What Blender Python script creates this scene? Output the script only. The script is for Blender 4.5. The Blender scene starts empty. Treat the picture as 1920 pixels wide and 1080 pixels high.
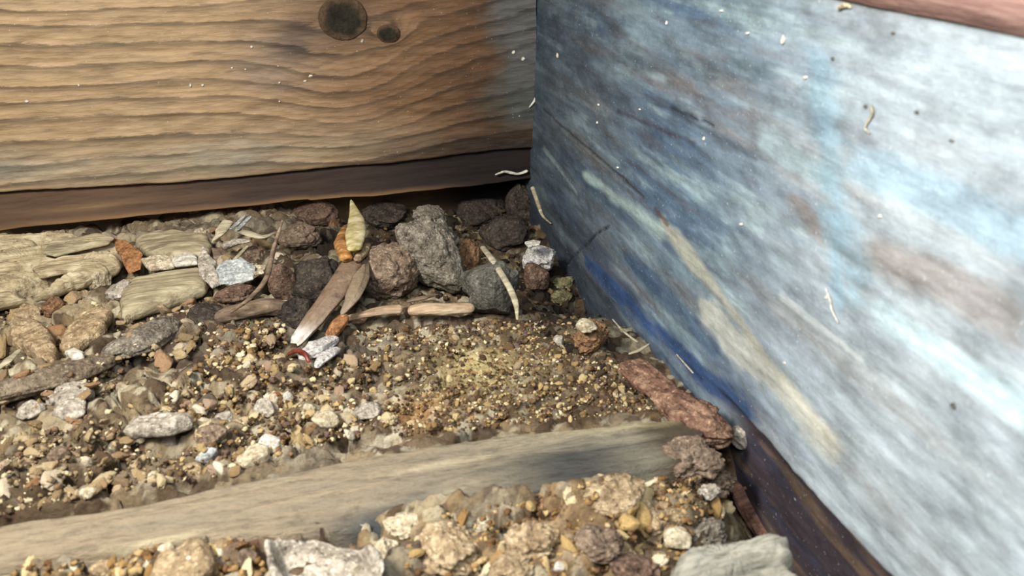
import bpy, math, random
import numpy as np

# ------------------------------------------------------------------ camera maths (centimetres)
F = 1581.0                                   # focal length in pixels of a 1920x1080 frame
_v1 = np.array([7040., -900., F]); _v2 = np.array([-452., -759., F])
_X = _v1/np.linalg.norm(_v1); _Y = _v2 - _v2.dot(_X)*_X; _Y /= np.linalg.norm(_Y); _Z = np.cross(_X, _Y)
RW = np.array([_X, _Y, _Z])                  # camera (x right, y down, z ahead) -> world
CAM = np.array([-3.98870716, -14.42461316, 5.06564413])
S = 0.01                                     # cm -> m

sc = bpy.context.scene
C = sc.collection
from mathutils import Matrix, Vector
cd = bpy.data.cameras.new('camera'); cam = bpy.data.objects.new('camera', cd); C.objects.link(cam)
r = RW[:, 0]; u = -RW[:, 1]; b = -RW[:, 2]
M = Matrix(((r[0], u[0], b[0], CAM[0]*S), (r[1], u[1], b[1], CAM[1]*S), (r[2], u[2], b[2], CAM[2]*S), (0, 0, 0, 1)))
cam.matrix_world = M
cd.sensor_width = 36; cd.lens = 36*F/1920; cd.clip_start = 0.002; cd.clip_end = 20
cd.dof.use_dof = True; cd.dof.focus_distance = 0.125; cd.dof.aperture_fstop = 64
sc.camera = cam

# ------------------------------------------------------------------ light
w = bpy.data.worlds.new('world'); sc.world = w; w.use_nodes = True
bg = w.node_tree.nodes['Background']; bg.inputs[0].default_value = (0.72, 0.86, 1.0, 1); bg.inputs[1].default_value = 0.13


def add_light(name, kind, loc, target, energy, color, size=0.1):
    l = bpy.data.lights.new(name, kind); o = bpy.data.objects.new(name, l); C.objects.link(o)
    o.location = Vector(loc)*S
    o.rotation_euler = (Vector(target)-Vector(loc)).to_track_quat('-Z', 'Y').to_euler()
    l.energy = energy; l.color = color
    if kind == 'AREA': l.size = size
    if kind == 'SUN': l.angle = size
    return o


add_light('key_light', 'AREA', (-9, -11, 9), (-3, -5, 0), 0.25, (1.0, 0.95, 0.86), 0.022)  # small unseen lamp in place of the sun, set for its falloff
add_light('plank_fill', 'AREA', (-3.4, -12.8, 7.6), (0, -11.2, 4.0), 0.062, (0.93, 0.97, 1.0), 0.03)  # unseen lamp added to brighten the near end of the right plank
sc.view_settings.view_transform = 'Standard'; sc.view_settings.look = 'None'
sc.view_settings.exposure = 0.12; sc.view_settings.gamma = 1.0
sc.view_settings.use_curve_mapping = False

# ------------------------------------------------------------------ noise (vectorised)


def _h(ix, iy, iz, s):
    n = (ix.astype(np.int64)*374761393 + iy.astype(np.int64)*668265263 + iz.astype(np.int64)*2147483647 + s*1274126177) & 0xffffffff
    n = ((n ^ (n >> 13))*1274126177) & 0xffffffff
    n = (n ^ (n >> 16)) & 0xffffffff
    n = (n*2654435761) & 0xffffffff
    return ((n ^ (n >> 15)) & 0xffffff)/float(0xffffff)


def vnoise(x, y, z=0.0, s=0):
    x = np.asarray(x, float); y = np.asarray(y, float)+0*x; z = np.asarray(z, float)+0*x
    ix, iy, iz = np.floor(x), np.floor(y), np.floor(z)
    fx, fy, fz = x-ix, y-iy, z-iz
    fx = fx*fx*(3-2*fx); fy = fy*fy*(3-2*fy); fz = fz*fz*(3-2*fz)
    def g(a, b_, c): return _h(ix+a, iy+b_, iz+c, s)
    x00 = g(0,0,0)*(1-fx)+g(1,0,0)*fx; x10 = g(0,1,0)*(1-fx)+g(1,1,0)*fx
    x01 = g(0,0,1)*(1-fx)+g(1,0,1)*fx; x11 = g(0,1,1)*(1-fx)+g(1,1,1)*fx
    return ((x00*(1-fy)+x10*fy)*(1-fz)+(x01*(1-fy)+x11*fy)*fz)*2-1


def fbm(x, y, z=0.0, o=4, s=0, g=0.5):
    t = 0; a = 1; n = 0; k = 1.0
    for i in range(o):
        t = t + a*vnoise(np.asarray(x)*k+i*17.3, np.asarray(y)*k+i*5.7, np.asarray(z)*k+i*3.1, s+i); n += a; a *= g; k *= 2.03
    return t/n


def crumbs(x, y, s=0, z=None):
    """rounded crumb relief: height 0..1 of the tallest jittered dome, and that crumb's random id"""
    ix, iy = np.floor(x), np.floor(y)
    best = np.full(x.shape, -9.); cid = np.zeros(x.shape)
    for a in (-1, 0, 1):
        for b_ in (-1, 0, 1):
            jx = ix+a+_h(ix+a, iy+b_, ix*0, s); jy = iy+b_+_h(ix+a, iy+b_, ix*0, s+1)
            rr = 0.35+0.55*_h(ix+a, iy+b_, ix*0, s+2)
            d2 = ((x-jx)**2+(y-jy)**2)/(rr*rr)
            h = rr*np.sqrt(np.clip(1-d2, 0, 1)) - np.where(d2 > 1, (np.sqrt(d2)-1)*0.35, 0)
            k = h > best
            best = np.where(k, h, best); cid = np.where(k, _h(ix+a, iy+b_, ix*0, s+3), cid)
    return best, cid


def sstep(a, b_, x):
    t = np.clip((x-a)/(b_-a), 0, 1); return t*t*(3-2*t)


def lin(c):
    c = np.asarray(c, float)/255.0
    return np.where(c <= 0.04045, c/12.92, ((c+0.055)/1.055)**2.4)


def dull(c, k=0.72):
    m = 0.3*c[0]+0.55*c[1]+0.15*c[2]; return tuple(m+(v-m)*k for v in c)


def l4(c): return tuple(float(v) for v in lin(c))+(1.0,)


def ray(px, py): return RW @ np.array([(px-960)/F, (py-540)/F, 1.0])


def hit(px, py, ax=2, val=0.0):
    d = ray(px, py); t = (val-CAM[ax])/d[ax]
    return CAM+d*t


def pxcm(p):                                   # pixels per cm at a world point
    return F/max(1e-3, float((RW.T @ (np.asarray(p)-CAM))[2]))


# ------------------------------------------------------------------ object helpers
def tag(o, label=None, cat=None, group=None, kind=None):
    if label: o['label'] = label
    if cat: o['category'] = cat
    if group: o['group'] = group
    if kind: o['kind'] = kind
    return o


def mesh(name, V, Fc, mat, parent=None, cols=None, floats=None, smooth=True, loc=None):
    V = np.asarray(V, float)
    if loc is None: loc = (0, 0, 0)
    me = bpy.data.meshes.new(name)
    me.from_pydata([tuple(v) for v in ((V-np.asarray(loc))*S)], [], [tuple(int(i) for i in f_) for f_ in Fc]); me.update()
    if smooth: me.polygons.foreach_set('use_smooth', [True]*len(me.polygons))
    if cols is not None:
        a = me.color_attributes.new('tone', 'FLOAT_COLOR', 'POINT')
        a.data.foreach_set('color', np.c_[np.clip(cols, 0, 1), np.ones(len(cols))].ravel().astype(np.float32))
    for k, v in (floats or {}).items():
        a = me.attributes.new(k, 'FLOAT', 'POINT'); a.data.foreach_set('value', np.asarray(v, np.float32))
    me.materials.append(mat)
    o = bpy.data.objects.new(name, me); C.objects.link(o)
    if parent is not None:
        o.parent = parent
        pl = np.array(parent.location)
        o.location = Vector(np.asarray(loc)*S)-Vector(pl)
    else:
        o.location = Vector(np.asarray(loc)*S)
    return o


def empty(name, loc):
    o = bpy.data.objects.new(name, None); C.objects.link(o); o.location = Vector(loc)*S; o.empty_display_size = 0.005
    return o


def grid_faces(nu, nv, wrap=False):
    i, j = np.meshgrid(np.arange(nu-1), np.arange(nv if wrap else nv-1), indexing='ij')
    a = i*nv+j; b_ = i*nv+(j+1) % nv; c = (i+1)*nv+(j+1) % nv; d = (i+1)*nv+j
    return np.stack([a, d, c, b_], -1).reshape(-1, 4)


# ------------------------------------------------------------------ materials
class NT:
    def __init__(s, name, rough=0.85, spec=0.25):
        s.m = bpy.data.materials.new(name); s.m.use_nodes = True; s.t = s.m.node_tree; s.n = s.t.nodes; s.l = s.t.links
        s.b = s.n['Principled BSDF']; s.b.inputs['Roughness'].default_value = rough
        s.b.inputs['Specular IOR Level'].default_value = spec
        tc = s.n.new('ShaderNodeTexCoord'); mp = s.n.new('ShaderNodeMapping'); mp.inputs['Scale'].default_value = (100, 100, 100)
        s.l.new(tc.outputs['Object'], mp.inputs['Vector']); s.co = mp.outputs[0]; s.mp = mp

    def vec(s, sx, sy, sz):
        mp = s.n.new('ShaderNodeMapping'); mp.inputs['Scale'].default_value = (sx, sy, sz); s.l.new(s.co, mp.inputs['Vector']); return mp.outputs[0]

    def noise(s, scale, detail=4, rough=0.6, vec=None, dist=0):
        n = s.n.new('ShaderNodeTexNoise'); n.inputs['Scale'].default_value = scale; n.inputs['Detail'].default_value = detail
        n.inputs['Roughness'].default_value = rough; n.inputs['Distortion'].default_value = dist
        s.l.new(vec if vec is not None else s.co, n.inputs['Vector']); return n.outputs[0]

    def voro(s, scale, vec=None, out='Distance'):
        n = s.n.new('ShaderNodeTexVoronoi'); n.inputs['Scale'].default_value = scale
        s.l.new(vec if vec is not None else s.co, n.inputs['Vector']); return n.outputs[out]

    def ramp(s, fac, stops):
        n = s.n.new('ShaderNodeValToRGB'); e = n.color_ramp.elements
        while len(e) < len(stops): e.new(0.5)
        for k, (p, c) in enumerate(stops):
            e[k].position = p; e[k].color = l4(c) if not isinstance(c, float) else (c, c, c, 1)
        s.l.new(fac, n.inputs[0]); return n.outputs[0]

    def mix(s, fac, a, b_, mode='MIX'):
        n = s.n.new('ShaderNodeMix'); n.data_type = 'RGBA'; n.blend_type = mode
        for i, v in ((0, fac), (6, a), (7, b_)):
            if isinstance(v, (int, float)): n.inputs[i].default_value = v if i == 0 else (v, v, v, 1)
            elif isinstance(v, tuple): n.inputs[i].default_value = v
            else: s.l.new(v, n.inputs[i])
        return n.outputs[2]

    def math(s, op, a, b_=0.0, c=0.0):
        n = s.n.new('ShaderNodeMath'); n.operation = op
        for i, v in enumerate((a, b_, c)):
            if isinstance(v, (int, float)): n.inputs[i].default_value = v
            else: s.l.new(v, n.inputs[i])
        return n.outputs[0]

    def attr(s, name, out='Color'):
        n = s.n.new('ShaderNodeAttribute'); n.attribute_name = name; return n.outputs[out]

    def rand(s):
        return s.n.new('ShaderNodeObjectInfo').outputs['Random']

    def done(s, col, height=None, strength=0.5, dist=0.0004):
        s.l.new(col, s.b.inputs['Base Color'])
        if height is not None:
            n = s.n.new('ShaderNodeBump'); n.inputs['Strength'].default_value = strength; n.inputs['Distance'].default_value = dist
            s.l.new(height, n.inputs['Height']); s.l.new(n.outputs[0], s.b.inputs['Normal'])
        return s.m


def crumb_mat(name, dark, mid, light, scale=6, bump=0.8, dist=0.0005, rough=0.9):
    """earth / rotten wood: blotches of three colours, pitted"""
    t = NT(name, rough, 0.2)
    n1 = t.noise(scale, 6, 0.7); n2 = t.noise(scale*3.7, 4, 0.7)
    f = t.math('ADD', t.math('MULTIPLY', n1, 0.6), t.math('MULTIPLY', n2, 0.4))
    c = t.ramp(f, [(0.36, dull(dark)), (0.5, dull(mid)), (0.62, dull(light))])
    n3 = t.noise(scale*5.3, 2, 0.5)
    c = t.mix(t.ramp(n3, [(0.62, 0.0), (0.70, 0.55)]), c, l4(tuple(min(255, v*1.15+14) for v in dull(light))))
    c = t.mix(t.ramp(n3, [(0.30, 0.7), (0.38, 0.0)]), c, l4(tuple(v*0.6 for v in dull(dark))))
    return t.done(c, t.math('ADD', n2, t.math('MULTIPLY', t.voro(scale*2.5), 0.5)), bump, dist)


def fibre_mat(name, dark, mid, light, axis=0, scale=5, bump=0.7, spec=0.25, rough=0.75):
    """stringy wood or straw, fibres run along the given local axis"""
    t = NT(name, rough, spec)
    k = [1.0, 1.0, 1.0]; k[axis] = 0.09
    v = t.vec(*k)
    n1 = t.noise(scale*2.2, 6, 0.7, v); n2 = t.noise(scale*0.5, 3, 0.6)
    f = t.math('ADD', t.math('MULTIPLY', n1, 0.7), t.math('MULTIPLY', n2, 0.3))
    c = t.ramp(f, [(0.34, dull(dark)), (0.49, dull(mid, 0.8)), (0.63, dull(light, 0.8))])
    return t.done(c, n1, bump, 0.0005)


def tone_mat(name, fine=14, amt=0.45, bump=0.7, dist=0.0004, rough=0.88, stretch=None, spec=0.2):
    """uses the mesh's own 'tone' stain colours, broken up by fine noise"""
    t = NT(name, rough, spec)
    v = t.vec(*stretch) if stretch else t.co
    n = t.noise(fine, 6, 0.72, v)
    g = t.ramp(n, [(0.28, 1.0-amt), (0.5, 0.86), (0.72, 1.0)])
    c = t.mix(1.0, t.attr('tone'), g, 'MULTIPLY')
    return t.done(c, n, bump, dist)


# ================================================================== LEFT BOARD
def left_board():
    root = empty('wooden_plank', (-5, 0.8, 0))
    tag(root, 'brown knotty plank with wavy grain standing at the back left', 'plank')
    xs = np.arange(-12.0, 0.121, 0.04); zs = np.arange(0.60, 5.8, 0.035)
    X, Z = np.meshgrid(xs, zs, indexing='ij')
    kx, kz = -3.13, 3.08
    e = np.exp(-((X-kx)/1.25)**2)
    dz = Z-kz-0.05*(X-kx)*(X < kx)
    slope = np.where(X > kx, 0.20, 0.10)*np.tanh((X-kx)/0.8)*np.exp(-((Z-kz)/2.6)**2)
    s_ = dz*(1-0.58*e*np.exp(-(dz/1.5)**2))-slope*(X-kx)*0.9
    s_ += 0.05*fbm(X*0.5, Z*1.1, s=3)+0.015*fbm(X*1.6, Z*3, s=4)
    ring = s_*3.9-0.2*s_*np.abs(s_)+0.55*fbm(X*0.15, Z*1.3, s=77)
    d2 = np.sqrt(((X+2.42)/1.25)**2+((Z-2.80)/0.9)**2)
    ring = ring+0.9*np.exp(-(d2/0.22)**2)
    # stains of the timber, plus painted shade towards the corner
    col = np.ones(X.shape+(3,))*lin((172, 145, 110))
    wn = fbm(X*0.8, Z*3.0, s=9, o=4)
    def blend(m, c):
        nonlocal col
        m = np.clip(m, 0, 1)[..., None]; col = col*(1-m)+lin(c)*m
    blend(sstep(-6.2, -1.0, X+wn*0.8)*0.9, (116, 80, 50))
    blend(sstep(-3.0, 0.0, X+wn*0.7)*0.85, (70, 50, 34))  # corner shade painted in along with the darker wood
    blend(np.exp(-((X+4.35)/0.55)**2-((Z-2.45)/0.42)**2)*0.75*(0.6+0.8*wn), (112, 104, 106))
    blend(np.exp(-((X+3.95)/0.35)**2-((Z-2.75)/0.4)**2)*0.7, (92, 78, 70))
    blend(np.exp(-((X-kx)/0.72)**2-((Z-kz)/0.50)**2)*0.85, (84, 64, 50))
    g = np.exp(-((Z-1.0+0.02*(X+5))/0.34)**2)*(0.35+0.9*np.clip(wn+0.3, 0, 1))*sstep(-0.8, -3.2, X)
    blend(g*1.0, (158, 148, 128))
    blend(sstep(-0.8, -0.2, X+0.35*fbm(X*1.5, Z*2.3, s=5))*0.7*sstep(0.9, 1.3, Z), (98, 104, 104))
    blend(sstep(-1.3, -0.6, X)*np.exp(-((Z-1.45)/0.35)**2)*0.6, (62, 66, 58))
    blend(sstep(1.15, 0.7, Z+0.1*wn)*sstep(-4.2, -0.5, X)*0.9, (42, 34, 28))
    edge = 0.04*fbm(X[:, 0]*1.2, X[:, 0]*0, s=21)
    Zb = Z.copy(); k = np.clip((0.95-Z)/0.35, 0, 1); Zb += k*(edge[:, None]+0.10*np.exp(-((X+8.6)/1.8)**2)+0.06*sstep(-2.5, 0, X))
    fr = ring % 1.0
    Yy = 0.004*np.exp(-((fr-0.9)/0.12)**2)*-1 + 0.02*fbm(X*3, Z*8, s=6) + 0.012*fbm(X*1.2, Z*18, s=8)
    V = np.stack([X, Yy, Zb], -1).reshape(-1, 3)
    n = len(V); nz = len(zs); nx = len(xs)
    Fc = grid_faces(nx, nz)[:, ::-1].tolist()
    # thickness: back face and rim
    lo = [i*nz for i in range(nx)]; base = n
    bot = np.array([[V[i][0], 1.6, V[i][2]] for i in lo]); V = np.r_[V, bot]
    for i in range(nx-1): Fc.append((lo[i], lo[i+1], base+i+1, base+i))
    top = [i*nz+nz-1 for i in range(nx)]; b2 = len(V)
    V = np.r_[V, np.array([[V[i][0], 1.6, V[i][2]] for i in top])]
    for i in range(nx-1): Fc.append((top[i+1], top[i], b2+i, b2+i+1))
    for i in range(nx-1): Fc.append((base+i, base+i+1, b2+i+1, b2+i))
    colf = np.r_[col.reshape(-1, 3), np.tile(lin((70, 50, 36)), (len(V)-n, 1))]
    rf = np.r_[ring.ravel(), np.zeros(len(V)-n)]
    t = NT('knotty_plank_wood', 0.6, 0.35)
    v = t.vec(0.16, 1.0, 1.0)
    nf = t.noise(9, 6, 0.7, v); nb = t.noise(1.2, 4, 0.6, t.vec(0.4, 1, 1))
    ph = t.math('ADD', t.attr('ring', 'Fac'), t.math('MULTIPLY', t.math('SUBTRACT', nf, 0.5), 0.55))
    fr_ = t.math('FRACT', ph)
    line = t.ramp(fr_, [(0.0, 1.0), (0.45, 0.98), (0.70, 0.78), (0.84, 0.40), (0.92, 0.46), (1.0, 0.98)])
    line = t.mix(t.ramp(nb, [(0.35, 0.35), (0.55, 1.0)]), 1.0, line)
    fr2 = t.math('FRACT', t.math('MULTIPLY', ph, 3.0)); line = t.mix(0.35, line, t.mix(1.0, line, t.ramp(fr2, [(0.0, 1.0), (0.5, 0.9), (0.85, 0.5), (1.0, 1.0)]), 'MULTIPLY'))
    fib = t.ramp(nf, [(0.28, 0.5), (0.5, 0.92), (0.7, 1.2)])
    c = t.mix(1.0, t.mix(1.0, t.attr('tone'), line, 'MULTIPLY'), fib, 'MULTIPLY')
    tint = c
    sp = t.noise(30, 2, 0.5)
    c = t.mix(t.ramp(sp, [(0.72, 0.0), (0.76, 0.6)]), tint, l4((220, 205, 175)))
    t.done(c, t.math('ADD', t.math('MULTIPLY', line, 0.12), nf), 0.5, 0.0005)
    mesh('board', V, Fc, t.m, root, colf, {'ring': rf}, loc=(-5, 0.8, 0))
    # knots
    for (x0, z0, rx, rz, nm) in ((kx, kz, 0.40, 0.36, 'big'), (-2.42, 2.80, 0.20, 0.15, 'small')):
        th = np.linspace(0, 2*np.pi, 64, endpoint=False); rr = np.linspace(0, 1, 22)
        T, Rr = np.meshgrid(th, rr, indexing='ij'); T = T.T; Rr = Rr.T
        wob = 1+0.06*fbm(np.cos(T)*2+5*rx, np.sin(T)*2, s=2)
        kxx = x0+np.cos(T)*Rr*rx*wob; kzz = z0+np.sin(T)*Rr*rz*wob
        yy = -0.05*np.sqrt(np.clip(1-Rr**2, 0, 1)) + 0.02*np.exp(-(Rr/0.45)**2) + 0.02*fbm(kxx*9, kzz*9, s=7) - 0.012
        yy = np.where(Rr > 0.99, 0.06, yy)
        dk = fbm(kxx*7, kzz*7, s=12, o=5)
        cc = lin((96, 76, 58))*(1-sstep(0.95, 0.55, Rr+0.15*dk))[..., None]+lin((52, 48, 38))*sstep(0.95, 0.55, Rr+0.15*dk)[..., None]
        cc = cc*(1+0.5*np.clip(dk, -1, 1)[..., None])
        Vk = np.stack([kxx, yy, kzz], -1).reshape(-1, 3)
        tag(mesh('knot', Vk, grid_faces(len(rr), 64, True), tone_mat('knot_wood_'+nm, 22, 0.6, 0.9), root, cc.reshape(-1, 3), loc=(x0, 0, z0)),
            'dark cracked round knot' if nm == 'big' else 'small brown oval knot')
    # dark lower edge below the long crack
    xs = np.arange(-12.0, 0.101, 0.05); q = np.linspace(0, 1, 26)
    X, Q = np.meshgrid(xs, q, indexing='ij')
    topz = 0.585+0.04*fbm(X*1.2, X*0, s=21)+0.10*np.exp(-((X+8.6)/1.8)**2)+0.06*sstep(-2.5, 0, X)
    botz = 0.0+0.04*fbm(X*1.4, X*0, s=31)
    botz = np.where(X < -4.0, botz+0.02, botz)
    Z = botz+(topz-botz)*Q
    lip = np.exp(-((Q-0.07)/0.07)**2)
    Yy = 0.07+0.03*sstep(0.2, 1, Q)-0.09*lip+0.014*fbm(X*1.2, Z*14, s=33)
    Yy = np.where(Q < 0.05, 0.78, Yy); Yy = np.where(Q > 0.99, 0.4, Yy)
    Z = np.where(Q < 0.01, -1.6, Z)
    wn = fbm(X*0.7, Z*6, s=35)
    col = np.ones(X.shape+(3,))*lin((104, 82, 66)); 
    def bl(m, c):
        nonlocal col
        m = np.clip(m, 0, 1)[..., None]; col = col*(1-m)+lin(c)*m
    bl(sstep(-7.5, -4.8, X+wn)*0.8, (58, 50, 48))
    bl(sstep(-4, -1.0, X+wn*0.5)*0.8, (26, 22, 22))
    bl(lip*sstep(-0.8, -3.0, X)*(0.75+0.4*wn), (150, 116, 76))
    bl(np.exp(-((Z-0.3)/0.05)**2-((X+7.6)/0.7)**2)*0.6, (158, 130, 96))
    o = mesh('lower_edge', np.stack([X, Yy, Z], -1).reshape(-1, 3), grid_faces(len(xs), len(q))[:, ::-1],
         tone_mat('dark_edge_wood', 8, 0.4, 0.5, stretch=(0.12, 1, 1)), root, col.reshape(-1, 3), loc=(-5, 0, 0.3))
    tag(o, 'dark strip below the long crack')


left_board()


# ================================================================== RIGHT BOARD
def rb_x(z): return 0.045*z+0.005


def right_board():
    root = empty('wooden_plank', (0.4, -6, 0))
    tag(root, 'blue-grey stained plank on the right with worn paint', 'plank')
    us = np.concatenate([np.arange(-1.6, 6, 0.03), np.arange(6, 14.2, 0.028)]); zs = np.arange(-1.5, 4.22, 0.028)
    U, Z = np.meshgrid(us, zs, indexing='ij')
    n1 = fbm(U*0.34, Z*2.8, s=51, o=6, g=0.62); n2 = fbm(U*0.8+7, Z*7.5, s=52, o=5, g=0.65); n3 = fbm(U*0.3, Z*0.7, s=53, o=3)
    nw = fbm(U*1.6, Z*2.5, s=54, o=4)
    col = np.ones(U.shape+(3,))*lin((112, 130, 146))
    def bl(m, c):
        nonlocal col
        m = np.clip(m, 0, 1)[..., None]; col = col*(1-m)+lin(c)*m
    bl(sstep(0.0, 0.5, n1)*0.75, (122, 116, 112))
    bl(sstep(0.05, 0.55, n3+0.4*n2)*0.7, (140, 164, 174))
    bl(sstep(-0.02, -0.45, n1+0.3*n2)*0.7, (66, 92, 122))
    bl(sstep(0.1, 0.55, n2)*0.55, (172, 194, 200))
    bl(sstep(-0.15, -0.5, n2)*0.5, (92, 88, 90))
    # far end darkened to paint in the corner's shade; the near end paler
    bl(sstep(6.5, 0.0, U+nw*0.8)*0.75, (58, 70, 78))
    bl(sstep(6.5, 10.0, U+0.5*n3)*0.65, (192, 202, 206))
    def cap(p, q_, wd, soft, c, amt=1.0, warp=0.12):
        a = hit(*p, ax=0, val=0.03); b_ = hit(*q_, ax=0, val=0.03)
        a = np.array([-a[1], a[2]]); b_ = np.array([-b_[1], b_[2]])
        d = b_-a; L = d.dot(d)
        t_ = np.clip(((U-a[0])*d[0]+(Z-a[1])*d[1])/L, 0, 1)
        wn = (fbm(U*1.4, Z*5, s=int(p[0]) % 97, o=4))*warp
        dist = np.hypot((U-a[0]-t_*d[0])*0.55, Z-a[1]-t_*d[1])+wn
        bl(sstep(wd, wd*(1-soft), dist)*amt, c)
    cap((1240, 415), (1550, 820), 0.13, 0.7, (196, 192, 168), 0.6, 0.12)        # worn beige streak
    cap((1330, 600), (1540, 820), 0.20, 0.6, (204, 204, 190), 0.6, 0.22)
    cap((1100, 330), (1230, 430), 0.15, 0.8, (176, 198, 196), 0.8, 0.10)
    cap((1225, 395), (1245, 420), 0.05, 0.5, (84, 70, 62), 0.8, 0.03)
    cap((1030, 350), (1180, 560), 0.34, 0.8, (66, 80, 100), 0.8, 0.15)
    cap((1110, 500), (1400, 770), 0.20, 0.7, (50, 80, 128), 0.9, 0.16)
    cap((1180, 480), (1330, 640), 0.13, 0.7, (64, 86, 116), 0.7, 0.10)
    cap((1000, 360), (1100, 460), 0.16, 0.8, (58, 66, 78), 0.7, 0.10)
    cap((1460, 560), (1600, 670), 0.05, 0.7, (206, 214, 216), 0.7, 0.03)
    cap((1650, 600), (1900, 770), 0.16, 0.5, (194, 216, 224), 0.9, 0.04)        # bare light lens
    cap((1590, 330), (1900, 440), 0.17, 0.6, (156, 188, 206), 0.55, 0.16)
    cap((1420, 270), (1520, 330), 0.14, 0.8, (164, 188, 196), 0.6, 0.08)
    cap((1640, 480), (1850, 580), 0.18, 0.8, (152, 144, 140), 0.75, 0.12)
    cap((1480, 380), (1590, 500), 0.16, 0.9, (134, 122, 114), 0.6, 0.12)
    cap((1500, 130), (1590, 560), 0.16, 1.0, (128, 170, 190), 0.45, 0.22)        # running blue wash
    cap((1540, 420), (1560, 580), 0.10, 0.8, (136, 176, 196), 0.5, 0.10)
    cap((1150, 210), (1290, 270), 0.05, 0.8, (68, 66, 80), 0.8, 0.04)
    cap((1200, 180), (1400, 300), 0.05, 0.8, (74, 84, 96), 0.7, 0.06)
    cap((1090, 110), (1400, 130), 0.16, 0.9, (82, 100, 112), 0.6, 0.16)
    cap((1030, 60), (1150, 200), 0.30, 0.9, (66, 78, 92), 0.6, 0.2)
    cap((1020, 280), (1080, 360), 0.05, 0.7, (160, 176, 176), 0.5, 0.05)
    # ragged dark foot of the board near the camera
    foot = 0.06+0.020*np.clip(U-7.5, 0, 4)+0.05*fbm(U*2.2, Z*0, s=61)
    dk = sstep(foot+0.03, foot-0.05, Z)*sstep(7.2, 8.2, U)
    bl(dk, (62, 54, 60)); bl(dk*sstep(0.1, 0.4, fbm(U*0.8, Z*9, s=62)), (104, 86, 72)); bl(dk*sstep(0.1, 0.4, fbm(U*0.7+3, Z*8, s=63))*0.7, (60, 60, 76))
    dk2 = sstep(-0.22, -0.5, Z+0.1*nw)*sstep(8, 6.5, U); bl(dk2*0.8, (44, 50, 62))
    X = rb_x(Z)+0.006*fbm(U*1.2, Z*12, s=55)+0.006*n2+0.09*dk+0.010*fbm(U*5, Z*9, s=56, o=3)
    # cracks
    def crack(pts, wd, dep, c=(26, 30, 40)):
        nonlocal X
        for (p, q_) in zip(pts[:-1], pts[1:]):
            a = hit(*p, ax=0, val=0.03); b_ = hit(*q_, ax=0, val=0.03); a = np.array([-a[1], a[2]]); b_ = np.array([-b_[1], b_[2]])
            d = b_-a; t_ = np.clip(((U-a[0])*d[0]+(Z-a[1])*d[1])/d.dot(d), 0, 1)
            dist = np.hypot(U-a[0]-t_*d[0], Z-a[1]-t_*d[1])+0.012*fbm(U*8, Z*8, s=57)
            m = sstep(wd, wd*0.3, dist); X = X+dep*m; bl(m, c)
    crack([(1068, 496), (1085, 476), (1100, 462), (1118, 440), (1142, 425)], 0.022, 0.05, (34, 40, 54))
    crack([(1012, 205), (1060, 250), (1110, 290), (1160, 335), (1205, 378)], 0.022, 0.04, (60, 66, 70))
    crack([(1240, 205), (1330, 240)], 0.02, 0.03, (58, 64, 78))
    V = np.stack([X, -U, Z], -1).reshape(-1, 3); nz = len(zs); nu = len(us); n = len(V)
    Fc = grid_faces(nu, nz).tolist()
    # top and back
    top = [i*nz+nz-1 for i in range(nu)]; b1 = n
    V = np.r_[V, np.array([[2.0, V[i][1], V[i][2]] for i in top])]
    for i in range(nu-1): Fc.append((top[i], top[i+1], b1+i+1, b1+i))
    b2 = len(V); V = np.r_[V, np.array([[2.0, V[i][1], -1.5] for i in top])]
    for i in range(nu-1): Fc.append((b1+i, b1+i+1, b2+i+1, b2+i))
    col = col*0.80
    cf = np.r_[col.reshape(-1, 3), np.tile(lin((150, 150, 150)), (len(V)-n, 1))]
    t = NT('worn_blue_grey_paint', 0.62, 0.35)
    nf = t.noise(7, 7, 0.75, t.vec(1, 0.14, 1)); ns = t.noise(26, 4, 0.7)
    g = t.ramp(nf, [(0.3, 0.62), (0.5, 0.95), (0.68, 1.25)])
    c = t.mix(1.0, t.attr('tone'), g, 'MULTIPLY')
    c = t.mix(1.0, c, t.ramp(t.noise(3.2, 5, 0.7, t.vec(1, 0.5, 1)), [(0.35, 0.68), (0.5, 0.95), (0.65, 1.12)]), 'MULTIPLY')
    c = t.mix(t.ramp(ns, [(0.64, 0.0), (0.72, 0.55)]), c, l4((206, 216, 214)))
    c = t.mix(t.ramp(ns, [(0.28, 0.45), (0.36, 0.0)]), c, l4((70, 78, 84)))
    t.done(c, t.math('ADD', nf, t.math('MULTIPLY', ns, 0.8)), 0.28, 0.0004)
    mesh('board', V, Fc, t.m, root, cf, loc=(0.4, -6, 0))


right_board()


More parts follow.
